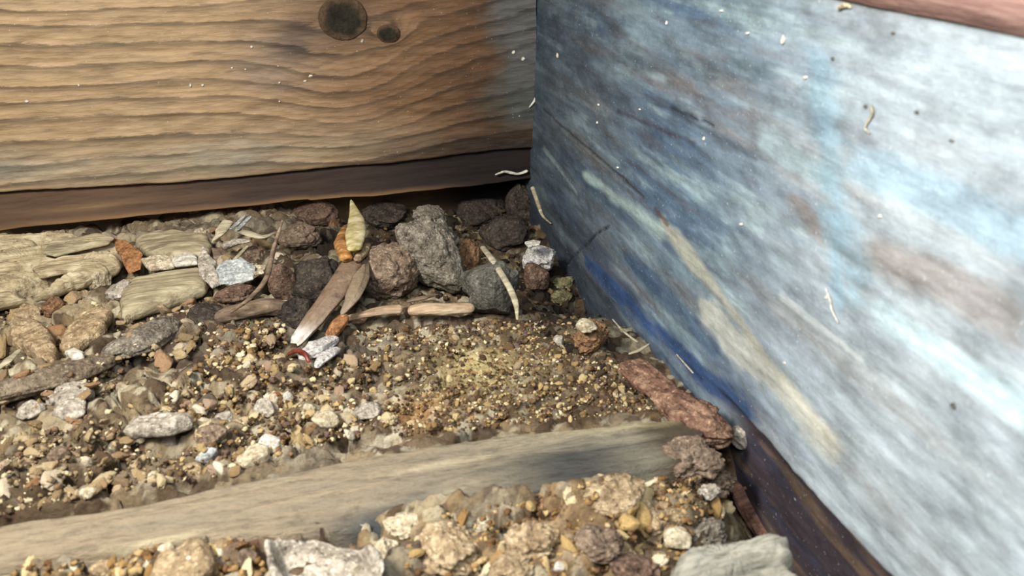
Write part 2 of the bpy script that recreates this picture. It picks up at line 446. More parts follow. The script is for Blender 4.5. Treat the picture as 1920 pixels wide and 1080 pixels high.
def box(name, lo, hi, mat, n=(60, 6, 6), amp=0.03, parent=None, freq=(0.6, 3, 3), seed=0, bev=0.08, loc=None):
    """a rough sawn bar: six subdivided faces welded, rounded edges, noisy surface"""
    import bmesh
    bm = bmesh.new()
    lo = np.array(lo, float); hi = np.array(hi, float)
    sz = hi-lo
    def P(i, j, k):
        return lo+sz*np.array([i/n[0], j/n[1], k/n[2]])
    idx = {}
    def vid(i, j, k):
        if (i, j, k) not in idx: idx[(i, j, k)] = bm.verts.new(tuple(P(i, j, k)))
        return idx[(i, j, k)]
    for k in (0, n[2]):
        for i in range(n[0]):
            for j in range(n[1]):
                q = [vid(i, j, k), vid(i+1, j, k), vid(i+1, j+1, k), vid(i, j+1, k)]
                bm.faces.new(q if k else q[::-1])
    for j in (0, n[1]):
        for i in range(n[0]):
            for k in range(n[2]):
                q = [vid(i, j, k), vid(i+1, j, k), vid(i+1, j, k+1), vid(i, j, k+1)]
                bm.faces.new(q if not j else q[::-1])
    for i in (0, n[0]):
        for j in range(n[1]):
            for k in range(n[2]):
                q = [vid(i, j, k), vid(i, j+1, k), vid(i, j+1, k+1), vid(i, j, k+1)]
                bm.faces.new(q if i else q[::-1])
    bm.verts.index_update()
    V = np.array([v.co[:] for v in bm.verts]); Fc = [[v.index for v in f_.verts] for f_ in bm.faces]; bm.free()
    c = (lo+hi)/2; h = sz/2
    q = (V-c)/h
    # round the edges
    inner = np.clip(V, lo+bev, hi-bev); d = V-inner; L = np.linalg.norm(d, axis=1)
    V = inner+d*np.where(L > 1e-6, np.minimum(1, bev/np.maximum(L, 1e-6)), 1)[:, None]
    nrm = V-c; nrm = nrm/h; nrm = nrm/np.maximum(np.linalg.norm(nrm, axis=1), 1e-6)[:, None]
    V = V+nrm*(amp*fbm(V[:, 0]*freq[0], V[:, 1]*freq[1], V[:, 2]*freq[2], s=seed+70, o=5))[:, None]
    return V, Fc


V, Fc = box('', (0.13, -14.5, 4.17), (2.4, 0.3, 5.4), None, n=(8, 90, 6), amp=0.02, freq=(3, 0.7, 3), bev=0.05)
o = mesh('top_rail', V, Fc, fibre_mat('pinkish_brown_rail_wood', (108, 74, 66), (142, 104, 94), (168, 130, 116), 1, 4), loc=(1, -7, 4.3))
tag(o, 'pinkish brown rail lying on top of the blue-grey plank', 'rail')

# ================================================================== FLOOR (rotten wood bed)
FX = np.arange(-11.0, 0.30, 0.026); FY = np.arange(-12.5, 0.65, 0.026)


def seg_d(x, y, p, q):
    a = hit(*p)[:2]; b_ = hit(*q)[:2]; d = b_-a
    t_ = np.clip(((x-a[0])*d[0]+(y-a[1])*d[1])/d.dot(d), 0, 1)
    return np.hypot(x-a[0]-t_*d[0], y-a[1]-t_*d[1])


def blob(x, y, p, r_):
    a = hit(*p)[:2]; return np.exp(-((x-a[0])**2+(y-a[1])**2)/(r_*r_))


def zone_base(x, y):
    h = 0.10*fbm(x*0.5, y*0.9, s=101) - 0.19
    h = h - 0.75*blob(x, y, (960, 400), 1.6) - 0.45*blob(x, y, (1070, 500), 1.1) - 0.5*blob(x, y, (1078, 480), 0.36) - 0.3*blob(x, y, (700, 400), 0.9)
    h = h - 0.75*np.exp(-((x-0.0)/0.5)**2)*sstep(-7.6, -8.3, y)
    h = h  - 0.05*sstep(-8.35, -8.9, y+0.07*(x+4))
    h = h - 0.22*blob(x, y, (1250, 1010), 0.7) - (0.12+0.36*sstep(-4.8, -3.4, x))*sstep(-0.75, -0.15, y)
    h = h - 0.25*np.exp(-((x-0.1)/0.6)**2)*sstep(-1, -3, y)
    h = h - 0.16*np.exp(-(seg_d(x, y, (300, 850), (0, 900))/0.20)**2)        # dark groove behind the batten, left
    h = h - 0.22*np.exp(-(seg_d(x, y, (230, 620), (60, 690))/0.16)**2)
    h = h - 0.25*np.exp(-(seg_d(x, y, (240, 470), (130, 560))/0.2)**2)
    h = h - 0.18*np.exp(-(seg_d(x, y, (500, 640), (600, 560))/0.25)**2)
    # rotten ridges running along the boards, left side
    h = h + 0.16*np.exp(-(seg_d(x, y, (0, 745), (200, 680))/0.22)**2)
    h = h + 0.14*np.exp(-(seg_d(x, y, (200, 660), (430, 600))/0.25)**2)
    h = h + 0.12*np.exp(-(seg_d(x, y, (0, 640), (300, 540))/0.35)**2)
    h = h + 0.10*np.exp(-(seg_d(x, y, (240, 760), (520, 700))/0.3)**2)
    h = h + 0.14*blob(x, y, (900, 680), 0.9) + 0.22*blob(x, y, (1245, 830), 0.42) + 0.12*np.exp(-(seg_d(x, y, (1180, 900), (860, 965))/0.16)**2)
    h = h + 0.16*blob(x, y, (850, 1010), 0.8) + 0.13*blob(x, y, (1130, 960), 0.7)
    return h


GX, GY = np.meshgrid(FX, FY, indexing='ij')
Hb = zone_base(GX, GY)
coarse = sstep(-1.5, -4.0, GX+0.15*GY+1.0)                      # the left is blocky, the centre is sandy
front = sstep(-8.2, -8.8, GY+0.07*(GX+4))
wx = GX+0.25*fbm(GX*2, GY*2, s=103); wy = GY+0.25*fbm(GX*2, GY*2, s=104)
c1, id1 = crumbs(wx*1.5, wy*3.0, s=110)
c2, id2 = crumbs(wx*4.5, wy*5.5, s=120)
c3, id3 = crumbs(GX*11, GY*12, s=130)
rid = np.abs(fbm(wx*1.2, wy*3.2, s=105, o=5))
rough = 0.55+0.6*np.clip(coarse+0.6*front, 0, 1)
HH = Hb + c1*0.22*(0.25+0.9*np.clip(coarse+0.9*front, 0, 1)) + c2*0.085*rough + c3*0.030 - 0.34*np.exp(-(rid/0.05)**2)*np.clip(coarse+0.4*front+0.15, 0, 1) \
    + 0.05*fbm(GX*6, GY*7, s=106, o=3)
HH -= 0.30*sstep(0.42, 0.28, seg_d(GX, GY, (0, 1012), (1230, 835)))
HH -= 2.0*sstep(0.27, 0.17, seg_d(GX, GY, (1392, 950), (1425, 1000))+0.05*fbm(GX*3, GY*3, s=150))
# dirt colours by zone and by crumb, with shade of the hollows painted in
dirt = np.ones(GX.shape+(3,))*lin((134, 108, 72))


def bl(m, c):
    global dirt
    m = np.clip(m, 0, 1)[..., None]; dirt = dirt*(1-m)+lin(c)*m


bl(coarse*0.8, (158, 138, 102))
bl(front*0.8, (164, 134, 84))
nz_ = fbm(GX*1.1, GY*2.0, s=140, o=4)
bl(sstep(0.0, 0.35, nz_)*0.75, (92, 72, 52))
bl(sstep(-0.1, -0.45, nz_)*0.6, (190, 166, 122))
bl(sstep(0.72, 0.9, id2)*0.7, (206, 190, 152)); bl(sstep(0.35, 0.2, id2)*0.8, (78, 58, 42))
bl(sstep(0.8, 0.9, id3)*0.6, (224, 212, 178)); bl(sstep(0.25, 0.1, id3)*0.6, (74, 54, 38))
bl(sstep(0.3, 0.1, id1)*0.5*coarse, (126, 116, 100))
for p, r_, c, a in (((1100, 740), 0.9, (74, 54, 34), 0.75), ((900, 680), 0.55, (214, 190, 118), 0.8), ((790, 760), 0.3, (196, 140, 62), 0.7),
                    ((1000, 430), 1.6, (30, 24, 18), 0.95), ((640, 430), 1.3, (38, 29, 22), 0.9), ((380, 640), 0.6, (84, 66, 58), 0.7),  # hollow under the plank: its shade painted as darker dirt
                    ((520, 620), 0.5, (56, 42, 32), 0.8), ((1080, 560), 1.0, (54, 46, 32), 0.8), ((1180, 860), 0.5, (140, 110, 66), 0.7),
                    ((1330, 900), 0.5, (96, 86, 52), 0.7), ((1200, 1000), 0.9, (120, 96, 62), 0.6), ((1400, 980), 0.5, (36, 28, 20), 0.9), ((1060, 1000), 0.4, (184, 146, 96), 0.6),  # hole interior: shade painted into the soil colour
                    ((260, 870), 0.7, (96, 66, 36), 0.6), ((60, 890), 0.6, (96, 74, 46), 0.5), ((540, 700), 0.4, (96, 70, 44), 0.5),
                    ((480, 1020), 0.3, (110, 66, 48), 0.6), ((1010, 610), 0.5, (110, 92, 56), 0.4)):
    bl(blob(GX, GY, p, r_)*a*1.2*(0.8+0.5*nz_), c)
_g = dirt.mean(-1, keepdims=True); dirt = _g+(dirt-_g)*0.8
Vf = np.stack([GX, GY, HH], -1).reshape(-1, 3)
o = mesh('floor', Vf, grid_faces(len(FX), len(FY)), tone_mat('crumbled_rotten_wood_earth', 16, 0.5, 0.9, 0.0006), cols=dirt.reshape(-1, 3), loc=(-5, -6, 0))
tag(o, kind='structure')


def H(x, y):
    i = int(np.clip((x-FX[0])/0.026, 1, len(FX)-2)); j = int(np.clip((y-FY[0])/0.026, 1, len(FY)-2))
    return float(HH[i-1:i+2, j-1:j+2].mean())


_k = 9; _c = np.cumsum(np.cumsum(np.pad(HH, ((_k+1, _k), (_k+1, _k)), 'edge'), 0), 1)
HS = (_c[2*_k+1:, 2*_k+1:]-_c[:-2*_k-1, 2*_k+1:]-_c[2*_k+1:, :-2*_k-1]+_c[:-2*_k-1, :-2*_k-1])/(2*_k+1)**2


def gs(px, py, up=0.0):
    """the same on the smoothed floor, for long pieces that span the hollows"""
    z = 0.0
    for _ in range(8):
        p = hit(px, py, 2, z)
        i = int(np.clip((p[0]-FX[0])/0.026, 0, len(FX)-1)); j = int(np.clip((p[1]-FY[0])/0.026, 0, len(FY)-1))
        z = 0.5*z+0.5*(HS[i, j]+up)
    return hit(px, py, 2, z)


def gp(px, py, up=0.0):
    """the floor point seen at a pixel, raised by up"""
    z = 0.0
    for _ in range(6):
        p = hit(px, py, 2, z); z = H(p[0], p[1])+up
    return hit(px, py, 2, z)


# ------------------------------------------------------------------ shape builders for the debris
def ico(sub):
    import bmesh
    bm = bmesh.new(); bmesh.ops.create_icosphere(bm, subdivisions=sub, radius=1.0)
    V = np.array([v.co[:] for v in bm.verts]); Fc = [[v.index for v in f_.verts] for f_ in bm.faces]; bm.free(); return V, Fc


ICO = {k: ico(k) for k in (1, 2, 3, 4, 5, 6)}


def clod_shape(rx, ry, rz, seed, amp=0.28, fine=0.10, sub=5, facet=0.0):
    V, Fc = ICO[sub]
    x, y, z = V.T
    d = 1+amp*fbm(x*1.3+seed*7.1, y*1.3, z*1.3, s=seed, o=3)*1.6+fine*fbm(x*5+seed, y*5, z*5, s=seed+5, o=4)*1.5
    if facet:
        rs = np.random.RandomState(seed)
        for _ in range(9):
            n = rs.normal(size=3); n /= np.linalg.norm(n); off = rs.uniform(0.55, 0.85)
            pr = V@n*d; d = np.where(pr > off, d*(1-facet+facet*off/np.maximum(pr, 1e-6)), d)
    V = V*d[:, None]; V = V-(V.max(0)+V.min(0))/2; V = V/(V.max(0)-V.min(0))*2.05
    return V*np.array([rx, ry, rz]), Fc


def rotz(V, a):
    c, s_ = math.cos(a), math.sin(a); return V@np.array([[c, s_, 0], [-s_, c, 0], [0, 0, 1]])


def roty(V, a):
    c, s_ = math.cos(a), math.sin(a); return V@np.array([[c, 0, -s_], [0, 1, 0], [s_, 0, c]])


def clod(name, px, py, wpx, hpx, mat, label=None, cat=None, seed=1, amp=0.28, fine=0.10, sub=5, depth=1.0, rot=0, tilt=0, facet=0.55, parent=None, cols=None, sink=0.25, group=None, zup=0):
    """a lump whose outline is wpx x hpx pixels around pixel (px, py), sitting on the floor"""
    p0 = gp(px, py+hpx*0.42); k = pxcm(p0)
    rx = wpx/2/k; rz = hpx/2/k*0.98
    V, Fc = clod_shape(rx, rx*depth, rz, seed, amp, fine, sub, facet)
    V = rotz(roty(V, tilt), rot)
    c = p0+np.array([0, rx*depth*0.35, 0]); z0 = H(c[0], c[1])
    zc = min(z0, p0[2])+rz*(1-sink)+zup
    # slide along the view ray so that the centre falls on its pixel
    c = hit(px, py, 2, zc)
    V = V+c
    o = mesh(name, V, Fc, mat, parent, cols(V-c) if cols else None, loc=(c[0], c[1], zc-rz) if parent is None else tuple(c))
    if parent is None: tag(o, label, cat, group)
    return o


def catmull(P, n):
    P = np.asarray(P, float); Q = np.r_[[2*P[0]-P[1]], P, [2*P[-1]-P[-2]]]
    out = []; m = len(P)-1; T = np.linspace(0, m-1e-6, n)
    for t_ in T:
        i = int(t_); f_ = t_-i; a, b_, c, d = Q[i:i+4]
        out.append(0.5*((2*b_)+(c-a)*f_+(2*a-5*b_+4*c-d)*f_**2+(3*b_-a-3*c+d)*f_**3))
    return np.array(out)


def rod_shape(P, R, flat=0.6, n=90, m=28, seed=1, rough=0.12, sharp=False, ridge=0.1, fine=0.12):
    """a tube along points P with radii R; flat = height/width of its section"""
    Q = catmull(P, n); Rr = np.interp(np.linspace(0, 1, n), np.linspace(0, 1, len(R)), R)
    T = np.gradient(Q, axis=0); T /= np.linalg.norm(T, axis=1)[:, None]
    up = np.array([0, 0, 1.0]); sd = np.cross(T, up); sd /= np.maximum(np.linalg.norm(sd, axis=1), 1e-6)[:, None]
    u2 = np.cross(sd, T)
    th = np.linspace(0, 2*np.pi, m, endpoint=False)
    s_ = np.linspace(0, 1, n); L = np.linalg.norm(np.diff(Q, axis=0), axis=1).sum()
    cap = np.sqrt(np.clip(1-(np.clip((Rr.mean()*1.0-np.minimum(s_, 1-s_)*L)/max(Rr.mean(), 1e-6), 0, 1))**2, 0.0004, 1))
    if sharp: cap = np.clip(np.minimum(s_, 1-s_)/0.03, 0.03, 1)
    TT, SS = np.meshgrid(th, s_)
    d = 1+rough*fbm(np.cos(TT)*1.6+seed*3, np.sin(TT)*1.6, SS*L*2.2, s=seed, o=4)*1.6+fine*fbm(np.cos(TT)*3, np.sin(TT)*3+seed, SS*L*6, s=seed+8, o=4)+ridge*fbm(np.cos(TT)*5, np.sin(TT)*5+seed, SS*L*0.5, s=seed+3, o=3)
    if sharp:
        sq = 1/np.maximum(np.abs(np.cos(TT)), np.abs(np.sin(TT)))**0.75; d = d*sq*0.9
    rad = (Rr*cap)[:, None]*d
    V = Q[:, None, :]+sd[:, None, :]*(np.cos(TT)*rad)[..., None]+u2[:, None, :]*(np.sin(TT)*rad*flat)[..., None]
    Fc = grid_faces(n, m, True)[:, ::-1].tolist()
    Vl = V.reshape(-1, 3)
    Fc.append(list(range(m))); Fc.append(list(range((n-1)*m, n*m))[::-1])
    return Vl, Fc


def rod(name, pts, wpx, mat, label=None, cat=None, seed=1, up=0.05, flat=0.6, n=90, m=28, rough=0.12, sharp=False, ridge=0.1, parent=None, group=None, cols=None, fine=0.12):
    """pts: pixels (x, y[, height above floor]); wpx: full widths in pixels along it"""
    e0 = gs(pts[0][0], pts[0][1], 0)[2]; e1 = gs(pts[-1][0], pts[-1][1], 0)[2]
    P = []
    for i, q in enumerate(pts):
        zz = e0+(e1-e0)*i/(len(pts)-1)+(q[2] if len(q) > 2 else up)
        P.append(hit(q[0], q[1], 2, zz))
    P = np.array(P)
    ks = [pxcm(p) for p in P]; W = np.interp(np.linspace(0, 1, len(P)), np.linspace(0, 1, len(wpx)), wpx)
    R = [W[i]/2/ks[i] for i in range(len(P))]
    V, Fc = rod_shape(P, R, flat, n, m, seed, rough, sharp, ridge, fine)
    c = P.mean(0); c[2] = V[:, 2].min()
    o = mesh(name, V, Fc, mat, parent, cols(V, P) if cols else None, loc=tuple(c))
    if parent is None: tag(o, label, cat, group)
    return o


def slab(name, poly, mat, label=None, cat=None, up=0.08, thick=0.1, seed=1, rough=0.03, lay=0.0, parent=None, edge=0.05, tilt=(0, 0), group=None, cols=None, freq=(2.0, 6.0), cracks=(), na=120, nr=26, zabs=None):
    """a flat flake: pixel outline laid on the floor plane, star-shaped, given real thickness"""
    P = []
    cen = np.mean(poly, 0); c = gs(cen[0], cen[1], up); z = c[2] if zabs is None else zabs
    for q in poly: P.append(hit(q[0], q[1], 2, z)[:2])
    P = np.array(P); c2 = P.mean(0)
    ang = np.arctan2(P[:, 1]-c2[1], P[:, 0]-c2[0]); rad = np.hypot(P[:, 0]-c2[0], P[:, 1]-c2[1])
    # dense outline
    out = []
    m = len(P)
    for i in range(m):
        for t_ in np.linspace(0, 1, 24, endpoint=False): out.append(P[i]*(1-t_)+P[(i+1) % m]*t_)
    out = np.array(out); oa = np.arctan2(out[:, 1]-c2[1], out[:, 0]-c2[0]); orr = np.hypot(out[:, 0]-c2[0], out[:, 1]-c2[1])
    k = np.argsort(oa); oa, orr = oa[k], orr[k]
    # angles spaced by arc length so long thin flakes keep detail
    A = np.interp(np.linspace(0, 1, na, endpoint=False), np.linspace(0, 1, len(oa)), oa)
    Rr = np.interp(A, oa, orr, period=2*np.pi)
    px_ = c2[0]+np.cos(A)*Rr; py_ = c2[1]+np.sin(A)*Rr
    jit = edge*fbm(px_*6, py_*6, s=seed+9, o=4)
    Rr = Rr+jit
    tt = np.linspace(0, 1, nr)
    prof = []
    for s_ in tt[1:]: prof.append((s_, (1-s_**7)**0.5 if s_ < 1 else 0))
    rows = [(0.001, 1.0, 1)]+[(s_, h_, 1) for s_, h_ in prof]+[(s_, h_, -1) for s_, h_ in prof[-2::-1]]+[(0.001, 1.0, -1)]
    V = []
    for s_, h_, sg in rows:
        x = c2[0]+np.cos(A)*Rr*s_; y = c2[1]+np.sin(A)*Rr*s_
        zz = z+sg*h_*thick/2
        if sg > 0:
            zz = zz+h_*(rough*fbm(x*freq[0]+seed, y*freq[1], s=seed, o=5)*2)
            if lay: 
                q_ = fbm(x*0.8+seed, y*3.5, s=seed+2, o=3)*3; zz = zz+lay*(np.floor(q_*2)/2)*h_ - lay*0.9*np.exp(-(((q_*2) % 1-0.5)/0.1)**2)*h_
        for ck in cracks:
            m_ = 0*x+9.0
            for q0, q1 in zip(ck[:-1], ck[1:]):
                a_ = hit(q0[0], q0[1], 2, z)[:2]; b_ = hit(q1[0], q1[1], 2, z)[:2]; d_ = b_-a_
                u_ = np.clip(((x-a_[0])*d_[0]+(y-a_[1])*d_[1])/d_.dot(d_), 0, 1)
                m_ = np.minimum(m_, np.hypot(x-a_[0]-u_*d_[0], y-a_[1]-u_*d_[1]))
            if sg > 0: zz = zz-0.5*np.exp(-((m_+0.06*fbm(x*4, y*4, s=seed))/0.11)**2)*h_
        zz = zz+tilt[0]*(x-c2[0])+tilt[1]*(y-c2[1])
        V.append(np.stack([x, y, zz], -1))
    V = np.array(V); nn = len(rows)
    Fc = grid_faces(nn, na, True)[:, ::-1]
    Vl = V.reshape(-1, 3)
    Fc = [f_[::-1] for f_ in Fc.tolist()]
    Fc = [f_[::-1] for f_ in Fc]
    o = mesh(name, Vl, Fc, mat, parent, cols(Vl) if cols else None, loc=(c2[0], c2[1], float(Vl[:, 2].min())))
    if parent is None: tag(o, label, cat, group)
    return o


# ------------------------------------------------------------------ debris materials
M = {
    'greyclod': crumb_mat('grey_brown_earth', (62, 54, 44), (116, 104, 88), (160, 150, 130), 7),
    'brownclod': crumb_mat('brown_earth', (70, 52, 40), (122, 98, 76), (160, 134, 108), 6),
    'darkclod': crumb_mat('dark_earth', (34, 28, 24), (62, 52, 44), (92, 80, 66), 6),
    'slate': crumb_mat('slate_grey_clod', (48, 46, 40), (84, 82, 72), (116, 112, 98), 6),
    'orangebrown': crumb_mat('orange_brown_earth', (66, 42, 24), (132, 90, 54), (172, 128, 80), 6),
    'redbrown': crumb_mat('reddish_rotten_wood', (60, 42, 32), (104, 76, 58), (140, 108, 84), 6),
    'tan': crumb_mat('tan_crumbly_wood', (104, 80, 52), (156, 128, 88), (196, 170, 128), 5),
    'palegrey': crumb_mat('pale_weathered_wood', (104, 92, 78), (160, 148, 130), (200, 188, 168), 5),
    'cream': crumb_mat('cream_wood_chip', (130, 110, 78), (184, 166, 130), (216, 202, 170), 6, 0.6),
    'white': crumb_mat('white_chip', (150, 140, 122), (196, 188, 170), (224, 218, 204), 6, 0.5),
    'bluewhite': crumb_mat('bluish_white_flake', (104, 108, 106), (156, 162, 160), (196, 198, 190), 6, 0.5),
    'orange': crumb_mat('orange_flake', (92, 52, 24), (150, 92, 46), (182, 122, 70), 6, 0.5),
    'olive': crumb_mat('olive_chip', (66, 60, 34), (116, 108, 66), (158, 148, 102), 6),
    'slabwood': fibre_mat('grey_olive_wood', (92, 80, 58), (154, 140, 106), (192, 178, 142), 0, 5),
    'slabpale': fibre_mat('pale_splintered_wood', (104, 84, 58), (178, 158, 118), (218, 202, 166), 0, 6, 1.0),
    'greyslab': fibre_mat('grey_white_wood', (96, 92, 80), (142, 138, 122), (178, 172, 154), 0, 4, 0.9),
    'splinter': fibre_mat('pale_splinter_wood', (110, 96, 72), (172, 158, 126), (214, 204, 172), 0, 6),
    'straw': fibre_mat('pale_straw', (110, 98, 72), (164, 152, 120), (198, 190, 160), 0, 6),
    'twig': fibre_mat('grey_brown_twig', (64, 48, 36), (120, 98, 76), (160, 138, 112), 0, 5),
    'root': fibre_mat('pinkish_beige_root', (112, 84, 60), (176, 146, 112), (210, 188, 154), 0, 5),
    'log': crumb_mat('brown_crumbly_log', (74, 58, 44), (116, 98, 76), (150, 132, 104), 6),
    'bark': fibre_mat('red_brown_bark', (62, 36, 26), (116, 76, 58), (154, 110, 88), 0, 6, 1.0),
}


def husk_mat(name, a, b_, c, trans=0.3, rough=0.35):
    t = NT(name, rough, 0.5)
    n = t.noise(5, 4, 0.6)
    t.done(t.ramp(n, [(0.35, a), (0.5, b_), (0.65, c)]), t.noise(14, 4, 0.6), 0.3, 0.0003)
    t.b.inputs['Subsurface Weight'].default_value = trans
    t.b.inputs['Subsurface Radius'].default_value = (0.004, 0.002, 0.001)
    t.b.inputs['Subsurface Scale'].default_value = 0.3
    return t.m


M['amber'] = husk_mat('amber_husk', (116, 72, 36), (164, 116, 64), (200, 162, 106), 0.12)
M['yellow'] = husk_mat('yellow_green_husk', (146, 132, 84), (184, 172, 124), (212, 204, 168), 0.12)
M['thread'] = husk_mat('dark_red_thread', (74, 24, 20), (108, 40, 30), (140, 66, 50), 0.1)
M['fluff'] = crumb_mat('white_fluff', (150, 134, 120), (200, 194, 188), (232, 230, 226), 9, 0.9)

# ------------------------------------------------------------------ wooden batten lying across the front
def batten():
    pts_t = [(-60, 998), (300, 935), (560, 878), (900, 822), (1246, 786), (1330, 780)]
    pts_b = [(-60, 1060), (300, 1015), (620, 990), (900, 940), (1190, 880), (1300, 862)]
    zt = 0.10
    A = np.array([hit(*p, ax=2, val=zt) for p in pts_t]); B = np.array([hit(*p, ax=2, val=zt-0.02) for p in pts_b])
    n = 260; A = catmull(A, n); B = catmull(B, n)
    A = np.r_[A]; m = 26; q = np.linspace(0, 1, m)
    rows = []
    prof = [(-0.03, -0.55), (-0.01, -0.2), (0.0, -0.04)]+[(t_, 0.0) for t_ in np.linspace(0.04, 0.96, m)]+[(1.0, -0.05), (1.02, -0.2), (1.04, -0.6)]
    for (t_, dz) in prof:
        P = A+(B-A)*t_; P = P+np.array([0, 0, dz])
        x, y = P[:, 0], P[:, 1]
        P[:, 2] += 0.03*fbm(x*0.9, y*7, s=201, o=4)+0.012*fbm(x*3, y*22, s=202, o=3)
        edge = 0.05*fbm(x*2.5, y*0+t_, s=203, o=4)*(abs(t_-0.5)*2)**4
        P[:, 1] += edge
        rows.append(P)
    V = np.array(rows)                       # rows x n
    # broken hollow at its front edge
    T = np.array([p_[0] for p_ in prof])[:, None]+0*V[..., 0]
    hx = hit(740, 960)[0]
    dip = np.exp(-((V[..., 0]-hx)/0.55)**2)*sstep(0.45, 1.0, T+0.12*fbm(V[..., 0]*3, V[..., 1]*3, s=205))
    V[..., 2] -= 0.13*dip
    hx2 = hit(1150, 870)[0]
    dip2 = np.exp(-((V[..., 0]-hx2)/0.6)**2)*sstep(0.3, 0.9, T+0.15*fbm(V[..., 0]*3, V[..., 1]*3, s=206))
    col = np.ones(V.shape)*lin((158, 143, 120))
    def b2(mk, c):
        nonlocal col
        mk = np.clip(mk, 0, 1)[..., None]; col = col*(1-mk)+lin(c)*mk
    g = fbm(V[..., 0]*0.9, V[..., 1]*9, s=207, o=5)
    b2(sstep(0.0, 0.45, g)*0.6, (146, 136, 118)); b2(sstep(-0.1, -0.5, g)*0.6, (204, 192, 160))
    b2(sstep(-4.2, -1.2, V[..., 0])*0.6, (146, 142, 124))
    b2(np.exp(-((V[..., 0]-hit(1060, 860)[0])/0.75)**2)*sstep(0.15, 0.6, T+0.3*g)*0.95, (70, 71, 70))
    b2(sstep(hit(1180, 840)[0], hit(1250, 830)[0], V[..., 0]+0.2*g), (84, 74, 60)); b2(dip*1.3, (78, 82, 84)); b2(sstep(0.2, 0.02, T)*0.5*sstep(-3, -1, V[..., 0]), (190, 176, 132))
    V = V.reshape(-1, 3)
    Fc = grid_faces(len(prof), n)[:, ::-1].tolist()
    Fc.append([i*n+n-1 for i in range(len(prof))])
    o = mesh('wooden_batten', V, Fc, tone_mat('weathered_batten_wood', 13, 0.55, 1.0, 0.0007, stretch=(0.28, 1, 1)), cols=col.reshape(-1, 3), loc=(-4, -8, -0.45))
    tag(o, 'weathered grey-beige wooden batten lying across the front of the debris', 'batten')


batten()

# ------------------------------------------------------------------ left: rotten slabs and flakes
slab('rotten_slab', [(-140, 480), (-20, 452), (110, 447), (215, 458), (238, 478), (228, 500), (170, 522), (90, 548), (-20, 572), (-150, 600)], M['slabpale'],
     'layered pale rotten wood slab jutting in from the left edge below the brown plank', 'wood slab', up=0.20, thick=0.42, seed=11, rough=0.05, lay=0.03, edge=0.04, freq=(0.6, 7), na=420, nr=64,
     cracks=([(-20, 470), (60, 462), (130, 466), (205, 450)], [(60, 516), (130, 500), (232, 478)], [(55, 552), (100, 530), (150, 500)], [(-30, 530), (60, 520)], [(90, 474), (150, 470)]))
slab('wood_splinter', [(95, 455), (180, 440), (216, 446), (205, 456), (150, 468), (100, 480), (80, 476)], M['slabwood'],
     'dark-edged splinter lying on top of the layered slab at the left', 'splinter', up=0.50, thick=0.09, seed=12, edge=0.02)
slab('wood_splinter', [(60, 505), (130, 480), (205, 470), (212, 480), (150, 505), (75, 522)], M['slabpale'],
     'long pale splinter split off the middle of the layered left slab', 'splinter', up=0.46, thick=0.08, seed=13, edge=0.02)
slab('wood_chunk', [(152, 500), (190, 485), (232, 480), (236, 494), (205, 506), (160, 516)], M['slabpale'],
     'small ribbed chunk beside the orange flake', 'wood chunk', up=0.22, thick=0.16, seed=14, lay=0.03, edge=0.03)
slab('wood_flake', [(210, 458), (240, 462), (268, 478), (262, 496), (238, 500), (226, 482)], M['orange'],
     'rust-orange leaf-shaped flake between the layered slab and the flat chunk', 'flake', up=0.30, thick=0.05, seed=15, tilt=(0.2, 0.3), edge=0.03)
slab('wood_chunk', [(254, 448), (300, 438), (390, 445), (398, 462), (390, 480), (330, 490), (272, 476), (256, 462)], M['slabwood'],
     'flat grey-beige chunk pushed against the foot of the brown plank', 'wood chunk', up=0.24, thick=0.22, seed=16, edge=0.04, rough=0.03)
slab('wood_chip', [(318, 486), (352, 470), (374, 482), (370, 500), (330, 506)], M['white'],
     'small whitish angular chip in front of the flat grey-beige chunk', 'wood chip', up=0.30, thick=0.10, seed=17, tilt=(0, -0.2))
slab('wood_chip', [(262, 490), (300, 480), (330, 482), (326, 500), (280, 506)], M['cream'],
     'cream crumbly chip on the front of the flat chunk', 'wood chip', up=0.24, thick=0.12, seed=18, rough=0.05)
slab('wood_chunk', [(226, 545), (250, 530), (330, 514), (385, 508), (398, 524), (385, 545), (320, 568), (250, 592), (228, 596)], M['slabwood'],
     'long smooth olive-grey wood piece lying in the rubble left of centre', 'wood chunk', up=0.20, thick=0.26, seed=19, rough=0.02, edge=0.03)
slab('wood_chip', [(232, 572), (262, 565), (290, 570), (262, 590), (234, 606)], M['cream'],
     'pale broken end under the long olive-grey piece', 'wood chip', up=0.20, thick=0.12, seed=20)
clod('wood_crumb', 183, 528, 50, 58, M['cream'], 'pale upright crumb at the left with cream top', 'crumb', seed=21, amp=0.35, facet=0.8)
clod('wood_crumb', 222, 548, 46, 44, M['palegrey'], 'grey-white crumb right of the cream upright crumb', 'crumb', seed=22, amp=0.3, facet=0.8)
clod('wood_crumb', 150, 562, 44, 40, M['tan'], 'tan blocky crumb under the layered left slab', 'crumb', seed=23, amp=0.3, facet=0.7)
clod('wood_crumb', 100, 575, 40, 38, M['orangebrown'], 'orange-brown crumb below the left slab', 'crumb', seed=24)
clod('wood_crumb', 52, 590, 52, 40, M['tan'], 'yellowish crumb beside the left picture edge under the slab', 'crumb', seed=25)
slab('wood_chunk', [(110, 640), (150, 600), (195, 585), (215, 600), (190, 630), (140, 650), (112, 655)], M['tan'],
     'sloping tan wood wedge above the white oval pebble', 'wood chunk', up=0.25, thick=0.22, seed=26, tilt=(0.15, 0.1))
slab('wood_chunk', [(20, 610), (60, 600), (95, 625), (112, 665), (105, 690), (80, 688), (55, 660), (20, 650)], M['tan'],
     'split yellowish wood piece left of the white oval pebble', 'wood chunk', up=0.22, thick=0.24, seed=27)
